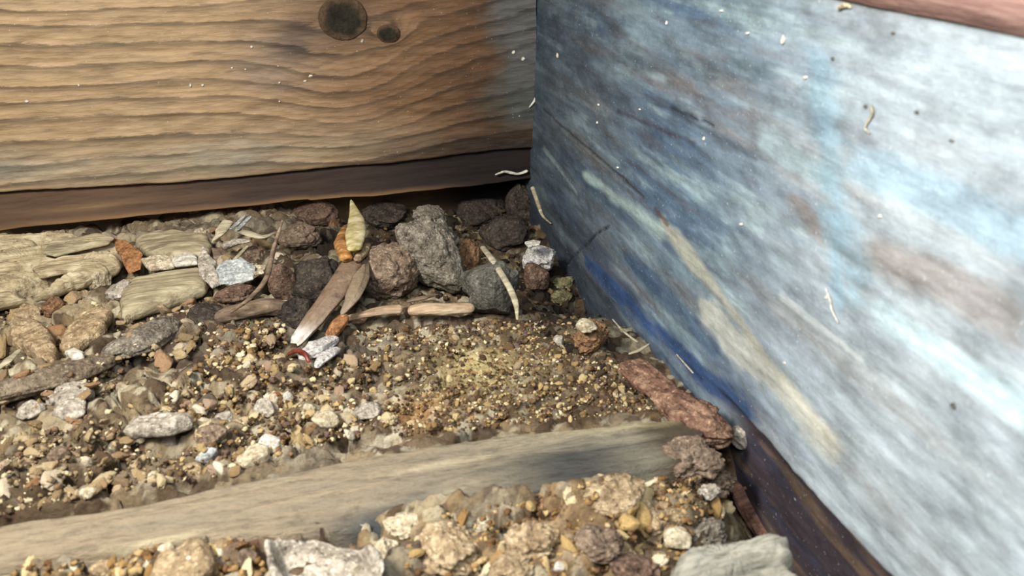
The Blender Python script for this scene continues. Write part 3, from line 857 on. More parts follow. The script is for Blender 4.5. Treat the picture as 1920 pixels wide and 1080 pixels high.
slab('pebble', [(122, 664), (140, 656), (160, 664), (158, 672), (136, 676)], M['white'],
     'white oval chip lying in the dark hollow at the left', 'pebble', up=0.16, thick=0.09, seed=28, edge=0.01)
rod('wood_splinter', [(-10, 695, 0.2), (15, 676, 0.25), (38, 655, 0.25)], [12, 16, 8], M['straw'], 'short whitish splinter at the left picture edge', 'splinter', seed=29, flat=0.5)
rod('rotten_log', [(-60, 752, 0.12), (60, 718, 0.14), (150, 694, 0.14), (215, 672, 0.1)], [50, 56, 52, 34], M['log'], 'soft brown rotten ridge of wood running in from the left edge', 'rotten wood', seed=30, flat=0.7, rough=0.18, n=160, m=48)
slab('wood_chunk', [(85, 760), (120, 722), (165, 716), (180, 735), (150, 760), (110, 772)], M['palegrey'],
     'pale grey rounded chunk in front of the soft brown ridge', 'wood chunk', up=0.14, thick=0.2, seed=31)
rod('rotten_log', [(330, 600, 0.1), (260, 640, 0.1), (190, 668, 0.05)], [60, 66, 40], M['greyclod'], 'crumbly grey-brown ridge below the long olive-grey piece', 'rotten wood', seed=32, flat=0.6, rough=0.25, n=140, m=48)
rod('rotten_log', [(402, 598, 0.12), (450, 584, 0.16), (500, 575, 0.16), (550, 580, 0.1)], [26, 36, 40, 30], M['twig'], 'short grey-brown log lying left of the split husk', 'rotten wood', seed=33, flat=0.8, n=120, m=36)
clod('earth_clod', 395, 600, 90, 70, M['darkclod'], 'dark purplish clod left of the short grey-brown log', 'earth clod', seed=34)

# splinter nest at the foot of the brown plank
def stick(pts, wd, mat, label, seed, flat=0.35, sharp=True, up=0.3):
    return rod('wood_splinter', pts, wd, mat, label, 'splinter', seed=seed, up=up, flat=flat, n=60, m=20, rough=0.10, sharp=sharp)


stick([(398, 454, 0.3), (412, 436, 0.42), (428, 414, 0.5)], [20, 26, 24], M['splinter'], 'broad pale splinter leaning against the plank foot at the left of the nest', 41)
stick([(432, 430, 0.5), (448, 416, 0.55), (458, 404, 0.6)], [7, 9, 6], M['bluewhite'], 'thin bluish-white splinter pointing up, left arm of a V', 42)
stick([(444, 432, 0.5), (456, 420, 0.55), (470, 405, 0.6)], [7, 10, 8], M['bluewhite'], 'thin bluish-white splinter pointing up, right arm of a V', 43)
stick([(440, 430, 0.45), (468, 438, 0.45), (492, 444, 0.42), (516, 436, 0.4)], [10, 20, 16, 4], M['straw'], 'curved yellowish peel lying across the splinter nest', 44, sharp=False)
stick([(416, 462, 0.4), (442, 454, 0.42), (470, 452, 0.4)], [24, 20, 10], M['palegrey'], 'pinkish pale splinter with a rounded end under the curved peel', 45, sharp=False, flat=0.6)
stick([(432, 494, 0.3), (450, 476, 0.4), (466, 460, 0.45)], [8, 10, 6], M['straw'], 'straight straw-coloured stick slanting across the nest', 46)
clod('wood_crumb', 479, 478, 46, 38, M['brownclod'], 'round pinkish-brown crumb in the splinter nest', 'crumb', seed=47, sub=5)
clod('wood_crumb', 415, 482, 40, 36, M['twig'], 'grey ribbed crumb left of the straw-coloured stick', 'crumb', seed=48)
clod('wood_crumb', 376, 436, 26, 20, M['cream'], 'small cream crumb tucked under the plank foot', 'crumb', seed=49)
slab('wood_flake', [(372, 500), (384, 482), (404, 496), (412, 520), (396, 526), (374, 514)], M['palegrey'],
     'pale pinkish angular flake left of the bluish flake', 'flake', up=0.36, thick=0.07, seed=50, tilt=(-0.1, 0.3))
slab('wood_flake', [(406, 510), (424, 496), (458, 494), (478, 502), (474, 518), (438, 530), (412, 526)], M['bluewhite'],
     'bluish-white flake lying at the front of the splinter nest', 'flake', up=0.40, thick=0.06, seed=51, tilt=(0, 0.2))
slab('wood_flake', [(468, 508), (480, 498), (498, 500), (496, 512), (478, 516)], M['cream'],
     'small cream flake touching the bluish flake', 'flake', up=0.42, thick=0.06, seed=52)
rod('twig', [(432, 586, 0.2), (470, 558, 0.5), (500, 520, 0.75), (512, 470, 0.95), (530, 412, 1.25)], [6, 9, 10, 9, 4], M['twig'],
    'thin dark twig rising up to the brown plank right of the nest', 'twig', seed=53, flat=0.9, n=120, m=12, up=0.4)
clod('wood_crumb', 560, 445, 80, 56, M['brownclod'], 'brown rounded chunk right of the thin dark twig', 'crumb', seed=54)
clod('wood_crumb', 538, 458, 26, 14, M['cream'], 'tiny cream crumb by the thin dark twig', 'crumb', seed=55, zup=0.12)
clod('wood_crumb', 440, 552, 76, 40, M['redbrown'], 'flat reddish-brown chunk below the bluish flake', 'crumb', seed=56, depth=0.7)
clod('wood_crumb', 530, 532, 54, 84, M['redbrown'], 'upright red-brown chunk left of the split husk', 'crumb', seed=57, amp=0.2, depth=0.8)
clod('earth_clod', 590, 530, 100, 96, M['darkclod'], 'dark brown clod directly behind the split husk', 'earth clod', seed=58)
clod('earth_clod', 555, 590, 80, 80, M['darkclod'], 'dark clod to the left of the husk foot', 'earth clod', seed=59)
clod('earth_clod', 590, 400, 90, 50, M['redbrown'], 'dark red-brown clod under the plank foot behind the amber husk', 'earth clod', seed=60)
clod('wood_crumb', 627, 422, 22, 26, M['orangebrown'], 'small orange crumb behind the amber husk', 'crumb', seed=61, zup=0.2)

# ------------------------------------------------------------------ the split husk with its amber head
def husk():
    base = gp(600, 590, 0.0)
    root = empty('seed_husk', tuple(base))
    tag(root, 'split grey-brown husk with amber tip and white frayed end standing in the debris', 'husk')
    def two(Vx, P): 
        a = P[0]; d = P[-1]-P[0]; t_ = np.clip((Vx-a)@d/d.dot(d), 0, 1); n = fbm(Vx[:, 0]*6, Vx[:, 1]*6, Vx[:, 2]*6, s=5)
        c = np.ones((len(Vx), 3))*lin((128, 106, 86))
        for m_, cc in ((sstep(0.28, 0.0, t_+0.12*n), (232, 228, 222)), (sstep(0.2, 0.6, n)*0.5, (170, 150, 130)), (sstep(-0.1, -0.5, n)*0.7, (74, 58, 46))):
            m_ = np.clip(m_, 0, 1)[:, None]; c = c*(1-m_)+lin(cc)*m_
        return c
    hm = tone_mat('split_husk', 9, 0.4, 0.8, rough=0.5, spec=0.5)
    rod('shell', [(548, 650, 0.25), (590, 598, 0.42), (628, 548, 0.55), (666, 488, 0.62)], [30, 46, 48, 42], hm, parent=root, seed=71, flat=0.5, n=150, m=48, rough=0.03, ridge=0.22, fine=0.06, cols=two)
    rod('shell', [(640, 590, 0.32), (662, 556, 0.48), (676, 520, 0.55), (680, 486, 0.6)], [10, 30, 34, 20], hm, parent=root, seed=72, flat=0.5, n=110, m=40, rough=0.04, ridge=0.22, fine=0.06, cols=lambda Vx, P: np.ones((len(Vx), 3))*lin((140, 122, 100)))
    tag(rod('tip', [(650, 486, 0.68), (643, 456, 0.82), (648, 424, 0.95)], [24, 34, 12], M['amber'], parent=root, seed=73, flat=0.7, n=70, m=28, rough=0.06, ridge=0.03), 'amber swollen tip')
    tag(rod('petal', [(664, 470, 0.8), (667, 438, 0.92), (668, 412, 1.02), (658, 374, 1.2)], [26, 40, 30, 3], M['yellow'], parent=root, seed=74, flat=0.35, n=70, m=24, rough=0.02, ridge=0.05, fine=0.03), 'pale yellow pointed petal')
    tag(rod('collar', [(668, 490, 0.7), (682, 470, 0.78), (690, 458, 0.8)], [14, 24, 12], M['tan'], parent=root, seed=75, flat=0.7, n=50, m=20), 'tan crumbly collar')
    tag(rod('stem', [(612, 640, 0.2), (632, 612, 0.26), (652, 590, 0.3)], [22, 34, 26], M['orange'], parent=root, seed=76, flat=0.6, n=50, m=24, rough=0.12), 'orange-brown stub under the shell')
    tag(rod('fluff', [(560, 668, 0.2), (590, 655, 0.26), (634, 632, 0.24)], [26, 40, 22], M['fluff'], parent=root, seed=77, flat=0.5, n=90, m=40, rough=0.4, ridge=0.3), 'white frayed fluff')
    tag(rod('fluff', [(592, 690, 0.12), (612, 668, 0.2), (630, 652, 0.22)], [12, 26, 20], M['fluff'], parent=root, seed=79, flat=0.5, n=60, m=30, rough=0.5, ridge=0.3), 'white frayed fluff')
    tag(rod('thread', [(540, 664, 0.3), (556, 658, 0.36), (572, 664, 0.32), (580, 680, 0.2)], [8, 10, 11, 7], M['thread'], parent=root, seed=78, flat=0.8, n=60, m=16), 'dark red curled thread')


husk()

# ------------------------------------------------------------------ centre clods
clod('earth_clod', 730, 515, 115, 124, M['brownclod'], 'cracked brown clod immediately right of the husk', 'earth clod', seed=81, amp=0.22, fine=0.14, facet=0.45, sub=6)
clod('earth_clod', 812, 482, 130, 158, M['greyclod'], 'largest grey-brown clod with a peaked top, behind the beige root', 'earth clod', seed=82, amp=0.30, fine=0.16, facet=0.4, sub=6, sink=0.2)
clod('earth_clod', 805, 408, 60, 46, M['greyclod'], 'grey knobbly clod perched on the peak of the largest clod', 'earth clod', seed=83, amp=0.35, zup=0.6, fine=0.2)
clod('earth_clod', 864, 492, 76, 104, M['orangebrown'], 'orange-brown rounded clod between the largest clod and the slate one', 'earth clod', seed=84, amp=0.22, sub=6, facet=0.6)
clod('earth_clod', 922, 545, 104, 122, M['slate'], 'slate-grey clod with a pale straw lying over it', 'earth clod', seed=85, amp=0.45, sub=6, facet=0.9, fine=0.14)
clod('earth_clod', 945, 440, 90, 70, M['darkclod'], 'nearly black clod in the hollow beside the corner', 'earth clod', seed=86)
clod('earth_clod', 720, 405, 90, 50, M['darkclod'], 'dark clod under the plank behind the cracked brown clod', 'earth clod', seed=87)
clod('earth_clod', 905, 395, 100, 46, M['darkclod'], 'dark knobbly clod against the foot of the plank near the corner', 'earth clod', seed=88)
clod('earth_clod', 977, 380, 60, 80, M['darkclod'], 'dark clod wedged in the corner itself', 'earth clod', seed=89)
rod('straw', [(904, 462, 1.2), (925, 490, 1.15), (950, 530, 1.0), (966, 565, 0.75), (970, 600, 0.45)], [10, 14, 13, 12, 4], M['straw'], 'curved pale straw lying over the slate-grey clod', 'straw', seed=90, flat=0.5, n=110, m=14, up=0.7)
rod('root', [(764, 584, 0.22), (800, 580, 0.26), (840, 580, 0.26), (890, 577, 0.24)], [22, 28, 26, 24], M['root'], 'pinkish-beige root lying in front of the largest clod', 'root', seed=91, flat=0.8, n=120, m=28)
rod('root', [(640, 600, 0.16), (680, 590, 0.2), (720, 582, 0.22), (756, 580, 0.2)], [12, 16, 20, 22], M['root'], 'thinner beige root running from the husk to the thick root', 'root', seed=92, flat=0.8, n=110, m=24)
rod('twig', [(762, 566, 0.3), (795, 558, 0.34), (822, 552, 0.3)], [8, 12, 4], M['twig'], 'short brown twig just above the thick beige root', 'twig', seed=93, n=50, m=14)


def mouldy():
    b0 = gp(1010, 540, 0); root = empty('mouldy_lump', tuple(b0))
    tag(root, 'lump with white mouldy top and reddish foot beside the blue-grey plank', 'lump')
    clod('foot', 1006, 520, 50, 62, M['redbrown'], seed=95, parent=root, amp=0.2)
    tag(clod('mould_cap', 1012, 486, 60, 50, M['fluff'], seed=96, parent=root, amp=0.3, fine=0.25, zup=0.34), 'white furry mould')


mouldy()
slab('wood_chip', [(984, 456), (1000, 452), (1014, 452), (1012, 459), (990, 464)], M['white'], 'tiny white sliver just above the mouldy lump', 'wood chip', up=0.75, thick=0.05, seed=97, edge=0.01)
clod('wood_chip', 1055, 532, 44, 26, M['olive'], 'olive chip behind its twin, right of the mouldy lump', 'wood chip', seed=98, depth=0.7, facet=0.6)
clod('wood_chip', 1054, 560, 46, 34, M['olive'], 'olive-green angular chip in front, right of the mouldy lump', 'wood chip', seed=99, depth=0.7, facet=0.7)
clod('fungus_crumb', 1107, 632, 66, 68, M['orangebrown'], 'round crumbly ball, orange and cream, near the foot of the blue-grey plank', 'crumb', seed=100, amp=0.15, fine=0.2, sub=6)
clod('pebble', 1098, 610, 36, 24, M['cream'], 'cream pebble stuck on top of the round orange ball', 'pebble', seed=101, zup=0.42, sub=4)
rod('straw', [(1148, 598, 0.5), (1170, 622, 0.5), (1196, 642, 0.45)], [3, 5, 5], M['straw'], 'thin pale straw lying along the foot of the blue-grey plank', 'straw', seed=102, n=50, m=10)
rod('straw', [(1178, 664, 0.3), (1200, 656, 0.4), (1218, 644, 0.5)], [5, 8, 3], M['straw'], 'short forked straw at the upper end of the red bark', 'straw', seed=103, n=40, m=10)
rod('straw', [(1268, 664, 0.5), (1300, 700, 0.5)], [3, 4], M['straw'], 'fine pale sliver against the blue stain above the red bark', 'straw', seed=104, n=40, m=8)


def bark():
    b0 = gp(1280, 780, 0); root = empty('bark_piece', tuple(b0))
    tag(root, 'long red-brown bark piece with a pinkish tip against the blue-grey plank', 'bark')
    rod('bark', [(1172, 680, 0.25), (1205, 706, 0.34), (1245, 738, 0.36), (1290, 775, 0.36), (1330, 805, 0.34), (1375, 815, 0.32)], [46, 56, 54, 86, 92, 50], crumb_mat('mottled_bark', (66, 38, 28), (124, 84, 62), (168, 128, 96), 4, 1.0), parent=root, seed=105, flat=0.6, n=300, m=72, rough=0.25, ridge=0.25, fine=0.35)
    tag(clod('tip', 1393, 818, 50, 40, M['palegrey'], seed=106, parent=root, facet=0.8, zup=0.32), 'pinkish-white broken tip')


bark()
clod('earth_clod', 1262, 806, 56, 74, M['greyclod'], 'grey knob of earth under the middle of the red bark', 'earth clod', seed=107)
rod('rotten_log', [(1372, 900, -0.05), (1420, 960, -0.1), (1480, 1030, -0.1), (1540, 1090, -0.1)], [40, 60, 80, 90], M['bark'], 'dark brown decayed strip along the foot of the blue-grey plank in front', 'rotten wood', seed=108, flat=0.5, n=160, m=40, rough=0.25)

# ------------------------------------------------------------------ foreground pieces
slab('wood_chunk', [(500, 1024), (522, 1012), (600, 1018), (700, 1034), (722, 1060), (716, 1120), (600, 1130), (520, 1110), (502, 1070)], M['palegrey'],
     'large pale grooved wood chunk at the bottom left of centre', 'wood chunk', up=0.26, thick=0.3, seed=121, rough=0.04, lay=0.02, freq=(3, 3), na=300, nr=50,
     cracks=([(540, 1036), (556, 1062), (566, 1100)], [(574, 1030), (596, 1060), (612, 1100)], [(612, 1046), (650, 1056)], [(650, 1070), (690, 1078)]))
clod('pebble', 722, 1034, 56, 66, M['cream'], 'yellowish cream stone at the right end of the large pale grooved chunk', 'pebble', seed=122, facet=0.8)
clod('wood_chunk', 350, 1068, 130, 80, M['tan'], 'pale tan chunk cut by the bottom edge, left', 'wood chunk', seed=123, depth=0.8)
clod('pebble', 372, 1054, 54, 42, M['cream'], 'bright cream pebble sitting on the pale tan chunk', 'pebble', seed=124, sub=4, zup=0.22, amp=0.15)
clod('earth_clod', 845, 1046, 130, 110, M['tan'], 'sandy tan clod at the bottom centre', 'earth clod', seed=125, amp=0.3, fine=0.2, sub=6)
slab('wood_chunk', [(1252, 1062), (1290, 1042), (1380, 1040), (1440, 1030), (1478, 1044), (1500, 1100), (1380, 1140), (1270, 1120)], M['greyslab'],
     'grey-white slab with ragged upper edge at the bottom right', 'wood chunk', up=0.3, zabs=0.10, thick=0.34, seed=126, rough=0.06, edge=0.14, lay=0.04)
rod('rotten_log', [(1310, 1034, 0.0), (1370, 1022, 0.04), (1430, 1024, 0.0)], [16, 24, 16], M['log'], 'small grey-brown stick behind the ragged grey-white slab', 'rotten wood', seed=127, n=60)
slab('wood_chunk', [(228, 810), (250, 785), (300, 776), (358, 780), (366, 796), (330, 806), (280, 812), (240, 818)], M['palegrey'],
     'pale flat chunk overhanging a dark hollow at the left', 'wood chunk', up=0.26, thick=0.16, seed=128, rough=0.04)

PEB = [ # px, py, w, h, material, label
    (389, 856, 42, 36, 'bluewhite', 'smooth bluish-white pebble left of the batten middle'),
    (505, 830, 42, 32, 'white', 'bright white angular pebble just above the batten'),
    (610, 786, 50, 40, 'cream', 'large round cream pebble in the middle of the gravel'),
    (672, 808, 34, 26, 'white', 'white triangular pebble right of the large round cream one'),
    (312, 830, 40, 34, 'palegrey', 'grey pebble in the dark hollow below the flat chunk'),
    (172, 792, 26, 22, 'white', 'lone pale pebble with a pinkish tinge near the left ridge'),
    (475, 856, 60, 44, 'cream', 'yellowish angular stone behind the batten'),
    (360, 888, 50, 40, 'tan', 'tan stone touching the back edge of the batten'),
    (290, 912, 34, 24, 'white', 'small white stone half sunk at the batten edge'),
    (166, 926, 30, 28, 'cream', 'cream stone at the left end of the batten'),
    (395, 812, 60, 36, 'brownclod', 'brownish-pink stone above the bluish-white pebble'),
    (420, 785, 34, 26, 'palegrey', 'pinkish grey pebble above the brownish-pink stone'),
    (495, 765, 40, 32, 'palegrey', 'pale pebble in the upper gravel below the white fluff'),
    (575, 770, 34, 30, 'cream', 'cream pebble up and left of the large round one'),
    (540, 745, 20, 24, 'white', 'small bright grain under the white fluff'),
    (520, 742, 18, 22, 'orange', 'small amber grain next to the bright grain'),
    (644, 786, 24, 20, 'white', 'white grain touching the large round cream pebble'),
    (1048, 640, 22, 20, 'palegrey', 'pale grain left of the round orange ball'),
    (66, 1040, 34, 32, 'cream', 'round pinkish cream stone at the bottom left'),
    (14, 1042, 24, 24, 'white', 'small white stone in the bottom left corner'),
    (232, 1022, 26, 36, 'bluewhite', 'upright bluish-white stone in front of the batten, left'),
    (206, 1024, 26, 24, 'bluewhite', 'rounded bluish stone beside the upright one'),
    (312, 1030, 30, 22, 'cream', 'cream grain between batten and pale tan chunk'),
    (420, 1036, 50, 60, 'tan', 'tan stone left of the large grooved chunk'),
    (465, 1050, 40, 60, 'brownclod', 'reddish-brown stone in the gap left of the large grooved chunk'),
    (195, 1066, 50, 30, 'tan', 'tan stone cut by the bottom edge near the left'),
    (1048, 1062, 22, 20, 'white', 'single white grain in the foreground soil'),
    (1270, 1012, 52, 36, 'cream', 'blurred cream stone in the foreground soil right of centre'),
    (1172, 1032, 30, 36, 'tan', 'tan upright crumb at the bottom right of centre'),
    (455, 715, 56, 36, 'palegrey', 'greyish stone in the gravel left of the white fluff'),
    (690, 770, 50, 24, 'palegrey', 'flat pale stone above the white triangular pebble'),
    (700, 668, 36, 40, 'brownclod', 'brown crumb right of the white fluff'),
    (752, 690, 28, 30, 'tan', 'tan crumb in the sand behind the yellow patch'),
    (130, 770, 60, 30, 'palegrey', 'low pale stone in front of the soft brown ridge'),
    (60, 770, 50, 30, 'palegrey', 'grey stone near the left picture edge'),
    (60, 860, 60, 36, 'tan', 'dull tan lump at the left picture edge above the batten'),
    (110, 855, 44, 36, 'brownclod', 'pinkish-brown lump left of the dark groove'),
]
for i, (px, py, wp, hp, mt, lb) in enumerate(PEB):
    clod('pebble', px, py, wp, hp, M[mt], lb, 'pebble', seed=300+i, sub=4, amp=0.22, fine=0.06, facet=0.7, sink=0.3, depth=0.9)

EXTRA = [  # more soil lumps, front right and along the batten
    (1222, 872, 74, 50, 'darkclod', 'dark lump hiding the right end of the batten'),
    (1296, 862, 110, 74, 'brownclod', 'brown lump directly below the bark tip'),
    (1340, 905, 70, 60, 'brownclod', 'brown lump beside the dark hole'),
    (1330, 925, 44, 34, 'palegrey', 'pale crumb at the upper edge of the dark hole'),
    (1150, 925, 130, 56, 'tan', 'long low soil lump below the right part of the batten'),
    (1040, 950, 110, 50, 'orangebrown', 'reddish-brown soil lump touching the front edge of the batten'),
    (1235, 970, 120, 70, 'tan', 'broad sandy lump left of the dark hole'),
    (1330, 1000, 70, 60, 'greyclod', 'grey-brown lump on the left rim of the dark hole'),
    (1120, 1020, 100, 70, 'brownclod', 'brown lump in the middle of the front soil'),
    (1000, 1010, 110, 80, 'tan', 'ochre lump right of the sandy tan clod'),
    (955, 1064, 90, 60, 'tan', 'ochre lump cut by the bottom edge right of the tan clod'),
    (1190, 1070, 90, 50, 'redbrown', 'dark reddish lump by the ragged grey-white slab'),
    (880, 975, 90, 44, 'cream', 'pale sandy crust on the batten front edge at the centre'),
    (760, 985, 80, 40, 'cream', 'pale sandy crust under the broken hollow of the batten'),
    (640, 1000, 100, 30, 'brownclod', 'low brown crust between batten and large grooved chunk'),
]
for i, (px, py, wp, hp, mt, lb) in enumerate(EXTRA):
    clod('soil_lump', px, py, wp, hp, M[mt], lb, 'soil lump', seed=700+i, sub=6, amp=0.35, fine=0.2, facet=0.35, sink=0.5, depth=0.9)

# ------------------------------------------------------------------ countable crumbs, each its own object
rs = np.random.RandomState(7)


def rnd_mat(name, stops, bump=0.6):
    t = NT(name, 0.8, 0.3)
    c = t.ramp(t.rand(), stops)
    n = t.noise(9, 5, 0.7)
    c = t.mix(1.0, c, t.ramp(n, [(0.3, 0.55), (0.5, 0.9), (0.7, 1.1)]), 'MULTIPLY')
    return t.done(c, n, bump, 0.0004)


MR = {
    'left': rnd_mat('mixed_left_crumbs', [(0.0, (110, 92, 68)), (0.3, (160, 136, 98)), (0.6, (186, 168, 134)), (0.85, (148, 112, 78)), (1.0, (214, 202, 176))]),
    'mid': rnd_mat('mixed_gravel', [(0.0, (120, 92, 60)), (0.25, (182, 158, 112)), (0.5, (210, 192, 150)), (0.75, (156, 128, 108)), (1.0, (232, 222, 196))]),
    'sand': rnd_mat('mixed_sand', [(0.0, (84, 62, 42)), (0.3, (140, 112, 74)), (0.6, (190, 162, 110)), (0.85, (214, 194, 150)), (1.0, (110, 88, 78))]),
    'front': rnd_mat('mixed_front_crumbs', [(0.0, (146, 112, 66)), (0.35, (188, 158, 104)), (0.7, (212, 190, 144)), (1.0, (228, 218, 190))]),
    'dark': rnd_mat('mixed_dark_crumbs', [(0.0, (34, 27, 21)), (0.6, (62, 49, 36)), (1.0, (112, 94, 66))]),  # dark palette paints in the shade of the hollow under the plank
}
BASE = {}
for nm in MR:
    BASE[nm] = []
    for k in range(7):
        sh = nm in ('left', 'front') ; V, Fc = clod_shape(1, rs.uniform(0.4, 0.8) if sh else rs.uniform(0.6, 1.0), rs.uniform(0.3, 0.6) if sh else rs.uniform(0.5, 0.85), 400+k+10*len(nm), 0.4, 0.16, 4, 0.9)
        me = bpy.data.meshes.new('crumb_shape'); me.from_pydata([tuple(v*S) for v in V], [], [tuple(f_) for f_ in Fc]); me.update()
        me.polygons.foreach_set('use_smooth', [True]*len(me.polygons)); me.materials.append(MR[nm]); BASE[nm].append(me)


def inpoly(px, py, poly):
    c = False; j = len(poly)-1
    for i in range(len(poly)):
        xi, yi = poly[i]; xj, yj = poly[j]
        if (yi > py) != (yj > py) and px < (xj-xi)*(py-yi)/(yj-yi)+xi: c = not c
        j = i
    return c


def sample(poly, n):
    P = np.array(poly); out = []
    while len(out) < n:
        x = rs.uniform(P[:, 0].min(), P[:, 0].max()); y = rs.uniform(P[:, 1].min(), P[:, 1].max())
        if inpoly(x, y, poly): out.append((x, y))
    return out


def scatter(kind, poly, n, lo, hi, name, label, cat, group):
    for (x, y) in sample(poly, n):
        p = gp(x, y, 0); k = pxcm(p); sz = math.exp(rs.uniform(math.log(lo), math.log(hi)))/2/k
        o = bpy.data.objects.new(name, BASE[kind][rs.randint(7)]); C.objects.link(o)
        o.location = Vector((p[0], p[1], p[2]+sz*0.1))*S
        o.scale = (sz, sz*rs.uniform(0.7, 1.1), sz*rs.uniform(0.7, 1.2)); o.rotation_euler = (rs.uniform(-.9, .9), rs.uniform(-.9, .9), rs.uniform(0, 6.28))
        tag(o, label, cat, group)


LEFTZ = [(0, 575), (140, 545), (230, 600), (400, 560), (420, 620), (300, 700), (200, 740), (0, 800)]
MIDZ = [(240, 760), (430, 650), (520, 640), (560, 690), (660, 650), (740, 700), (730, 800), (560, 850), (430, 890), (240, 915), (330, 850), (400, 830)]
SANDZ = [(660, 620), (900, 605), (1060, 600), (1180, 700), (1230, 770), (900, 805), (740, 820), (720, 720)]
FRONTL = [(0, 1040), (240, 1010), (480, 1000), (500, 1080), (0, 1080)]
FRONTR = [(760, 975), (1180, 890), (1360, 870), (1370, 960), (1300, 1030), (1230, 1080), (760, 1080)]
GROOVE = [(0, 800), (220, 770), (240, 820), (320, 870), (250, 915), (0, 965)]
scatter('left', LEFTZ, 130, 18, 60, 'wood_crumb', 'blocky rotten wood crumb in the rubble at the left', 'crumb', 'rotten crumbs in the left rubble')
scatter('mid', MIDZ, 150, 14, 36, 'pebble', 'small tan or cream pebble in the gravel behind the batten', 'pebble', 'small pebbles in the gravel')
scatter('sand', SANDZ, 140, 9, 20, 'sand_grain', 'tiny grain in the brown sand between clods and batten', 'grain', 'larger grains in the brown sand')
scatter('front', FRONTL, 26, 20, 46, 'pebble', 'blurred pale pebble in front of the batten at the lower left', 'pebble', 'pebbles in front of the batten, left')
scatter('front', FRONTR, 70, 18, 70, 'soil_crumb', 'sandy yellowish crumb of soil in front of the batten', 'crumb', 'soil crumbs in front of the batten, right')
scatter('left', GROOVE, 70, 18, 56, 'soil_crumb', 'dull brown crumb in the groove behind the left half of the batten', 'crumb', 'crumbs along the left groove')
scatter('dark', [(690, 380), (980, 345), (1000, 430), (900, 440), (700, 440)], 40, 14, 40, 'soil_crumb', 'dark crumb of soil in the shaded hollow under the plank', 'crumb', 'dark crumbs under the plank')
scatter('dark', [(980, 540), (1060, 570), (1140, 680), (1160, 740), (1050, 640), (990, 610)], 34, 12, 30, 'soil_crumb', 'dark crumb in the channel beside the blue-grey plank', 'crumb', 'dark crumbs beside the blue-grey plank')
scatter('left', [(240, 430), (640, 400), (600, 640), (400, 560), (240, 520)], 50, 12, 30, 'wood_crumb', 'small pale bit of rotten wood among the splinters', 'crumb', 'bits among the splinters')


# ------------------------------------------------------------------ uncountable grit
def grit(polys, label):
    Vs = []; Fs = []; Cs = []; off = 0
    V0, F0 = ICO[1]; F0 = np.array(F0)
    V1, F1 = ICO[2]; F1 = np.array(F1)
    for poly, n, lo, hi, pal in polys:
        pal = [lin(c) for c in pal]
        for (x, y) in sample(poly, n):
            p = gp(x, y, 0); k = pxcm(p); sz = math.exp(rs.uniform(math.log(lo), math.log(hi)))/2/k
            Vb, Fb = (V1, F1) if sz*k > 3.2 else (V0, F0)
            a = Vb*(1+0.45*rs.uniform(-1, 1, (len(Vb), 1)))*np.array([1, rs.uniform(.6, 1), rs.uniform(.5, .9)])*sz
            a = rotz(roty(a, rs.uniform(-.6, .6)), rs.uniform(0, 6.28))+p+np.array([0, 0, sz*0.1])
            Vs.append(a); Fs.append(Fb+off); off += len(a)
            Cs.append(np.tile(pal[rs.randint(len(pal))]*rs.uniform(0.75, 1.15), (len(a), 1)))
    o = mesh('grit', np.concatenate(Vs), np.concatenate(Fs), tone_mat('grit', 20, 0.25, 0.3), cols=np.concatenate(Cs), loc=(-4, -6, 0))
    tag(o, label, 'grit', kind='stuff')


SP = [(70, 52, 36), (96, 74, 50), (120, 94, 64), (150, 122, 82), (110, 88, 62), (176, 152, 108), (206, 190, 152), (104, 84, 76)]
LP = [(96, 80, 62), (140, 120, 90), (176, 156, 120), (206, 192, 158), (120, 96, 74)]
FP = [(120, 90, 54), (156, 126, 82), (180, 154, 108), (140, 112, 74), (104, 76, 50)]
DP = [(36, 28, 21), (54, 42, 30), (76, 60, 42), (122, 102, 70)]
grit([(SANDZ, 3600, 3, 10, SP), (MIDZ, 1700, 4, 14, SP), (LEFTZ, 900, 4, 12, LP), (GROOVE, 600, 5, 14, LP), (FRONTR, 1300, 4, 15, FP),
      (FRONTL, 260, 8, 20, FP), ([(400, 600), (540, 600), (540, 700), (420, 760), (380, 700)], 500, 5, 14, SP),
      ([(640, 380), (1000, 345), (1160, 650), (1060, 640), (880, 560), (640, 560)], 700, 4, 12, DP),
      ([(1180, 850), (1360, 840), (1400, 920), (1300, 950)], 260, 6, 16, DP)], 'loose grit and sand strewn over the rotten wood')

# ------------------------------------------------------------------ specks stuck to the boards
def speck(px, py, wpx, hpx, ax, mat, name, label, cat, group=None, seed=1):
    val = 0.0 if ax == 1 else 0.02
    p = hit(px, py, ax, val)
    if ax == 0: p = hit(px, py, 0, rb_x(p[2])-0.005)
    k = pxcm(p); V, Fc = clod_shape(1, 1, 1, seed, 0.25, 0.1, 2)
    sx, sz, th = 0.72*wpx/2/k, 0.72*hpx/2/k, 0.02
    V = V*(np.array([sx, th, sz]) if ax == 1 else np.array([th, sx*1.6, sz]))+p
    tag(mesh(name, V, Fc, mat, loc=tuple(p)), label, cat, group)


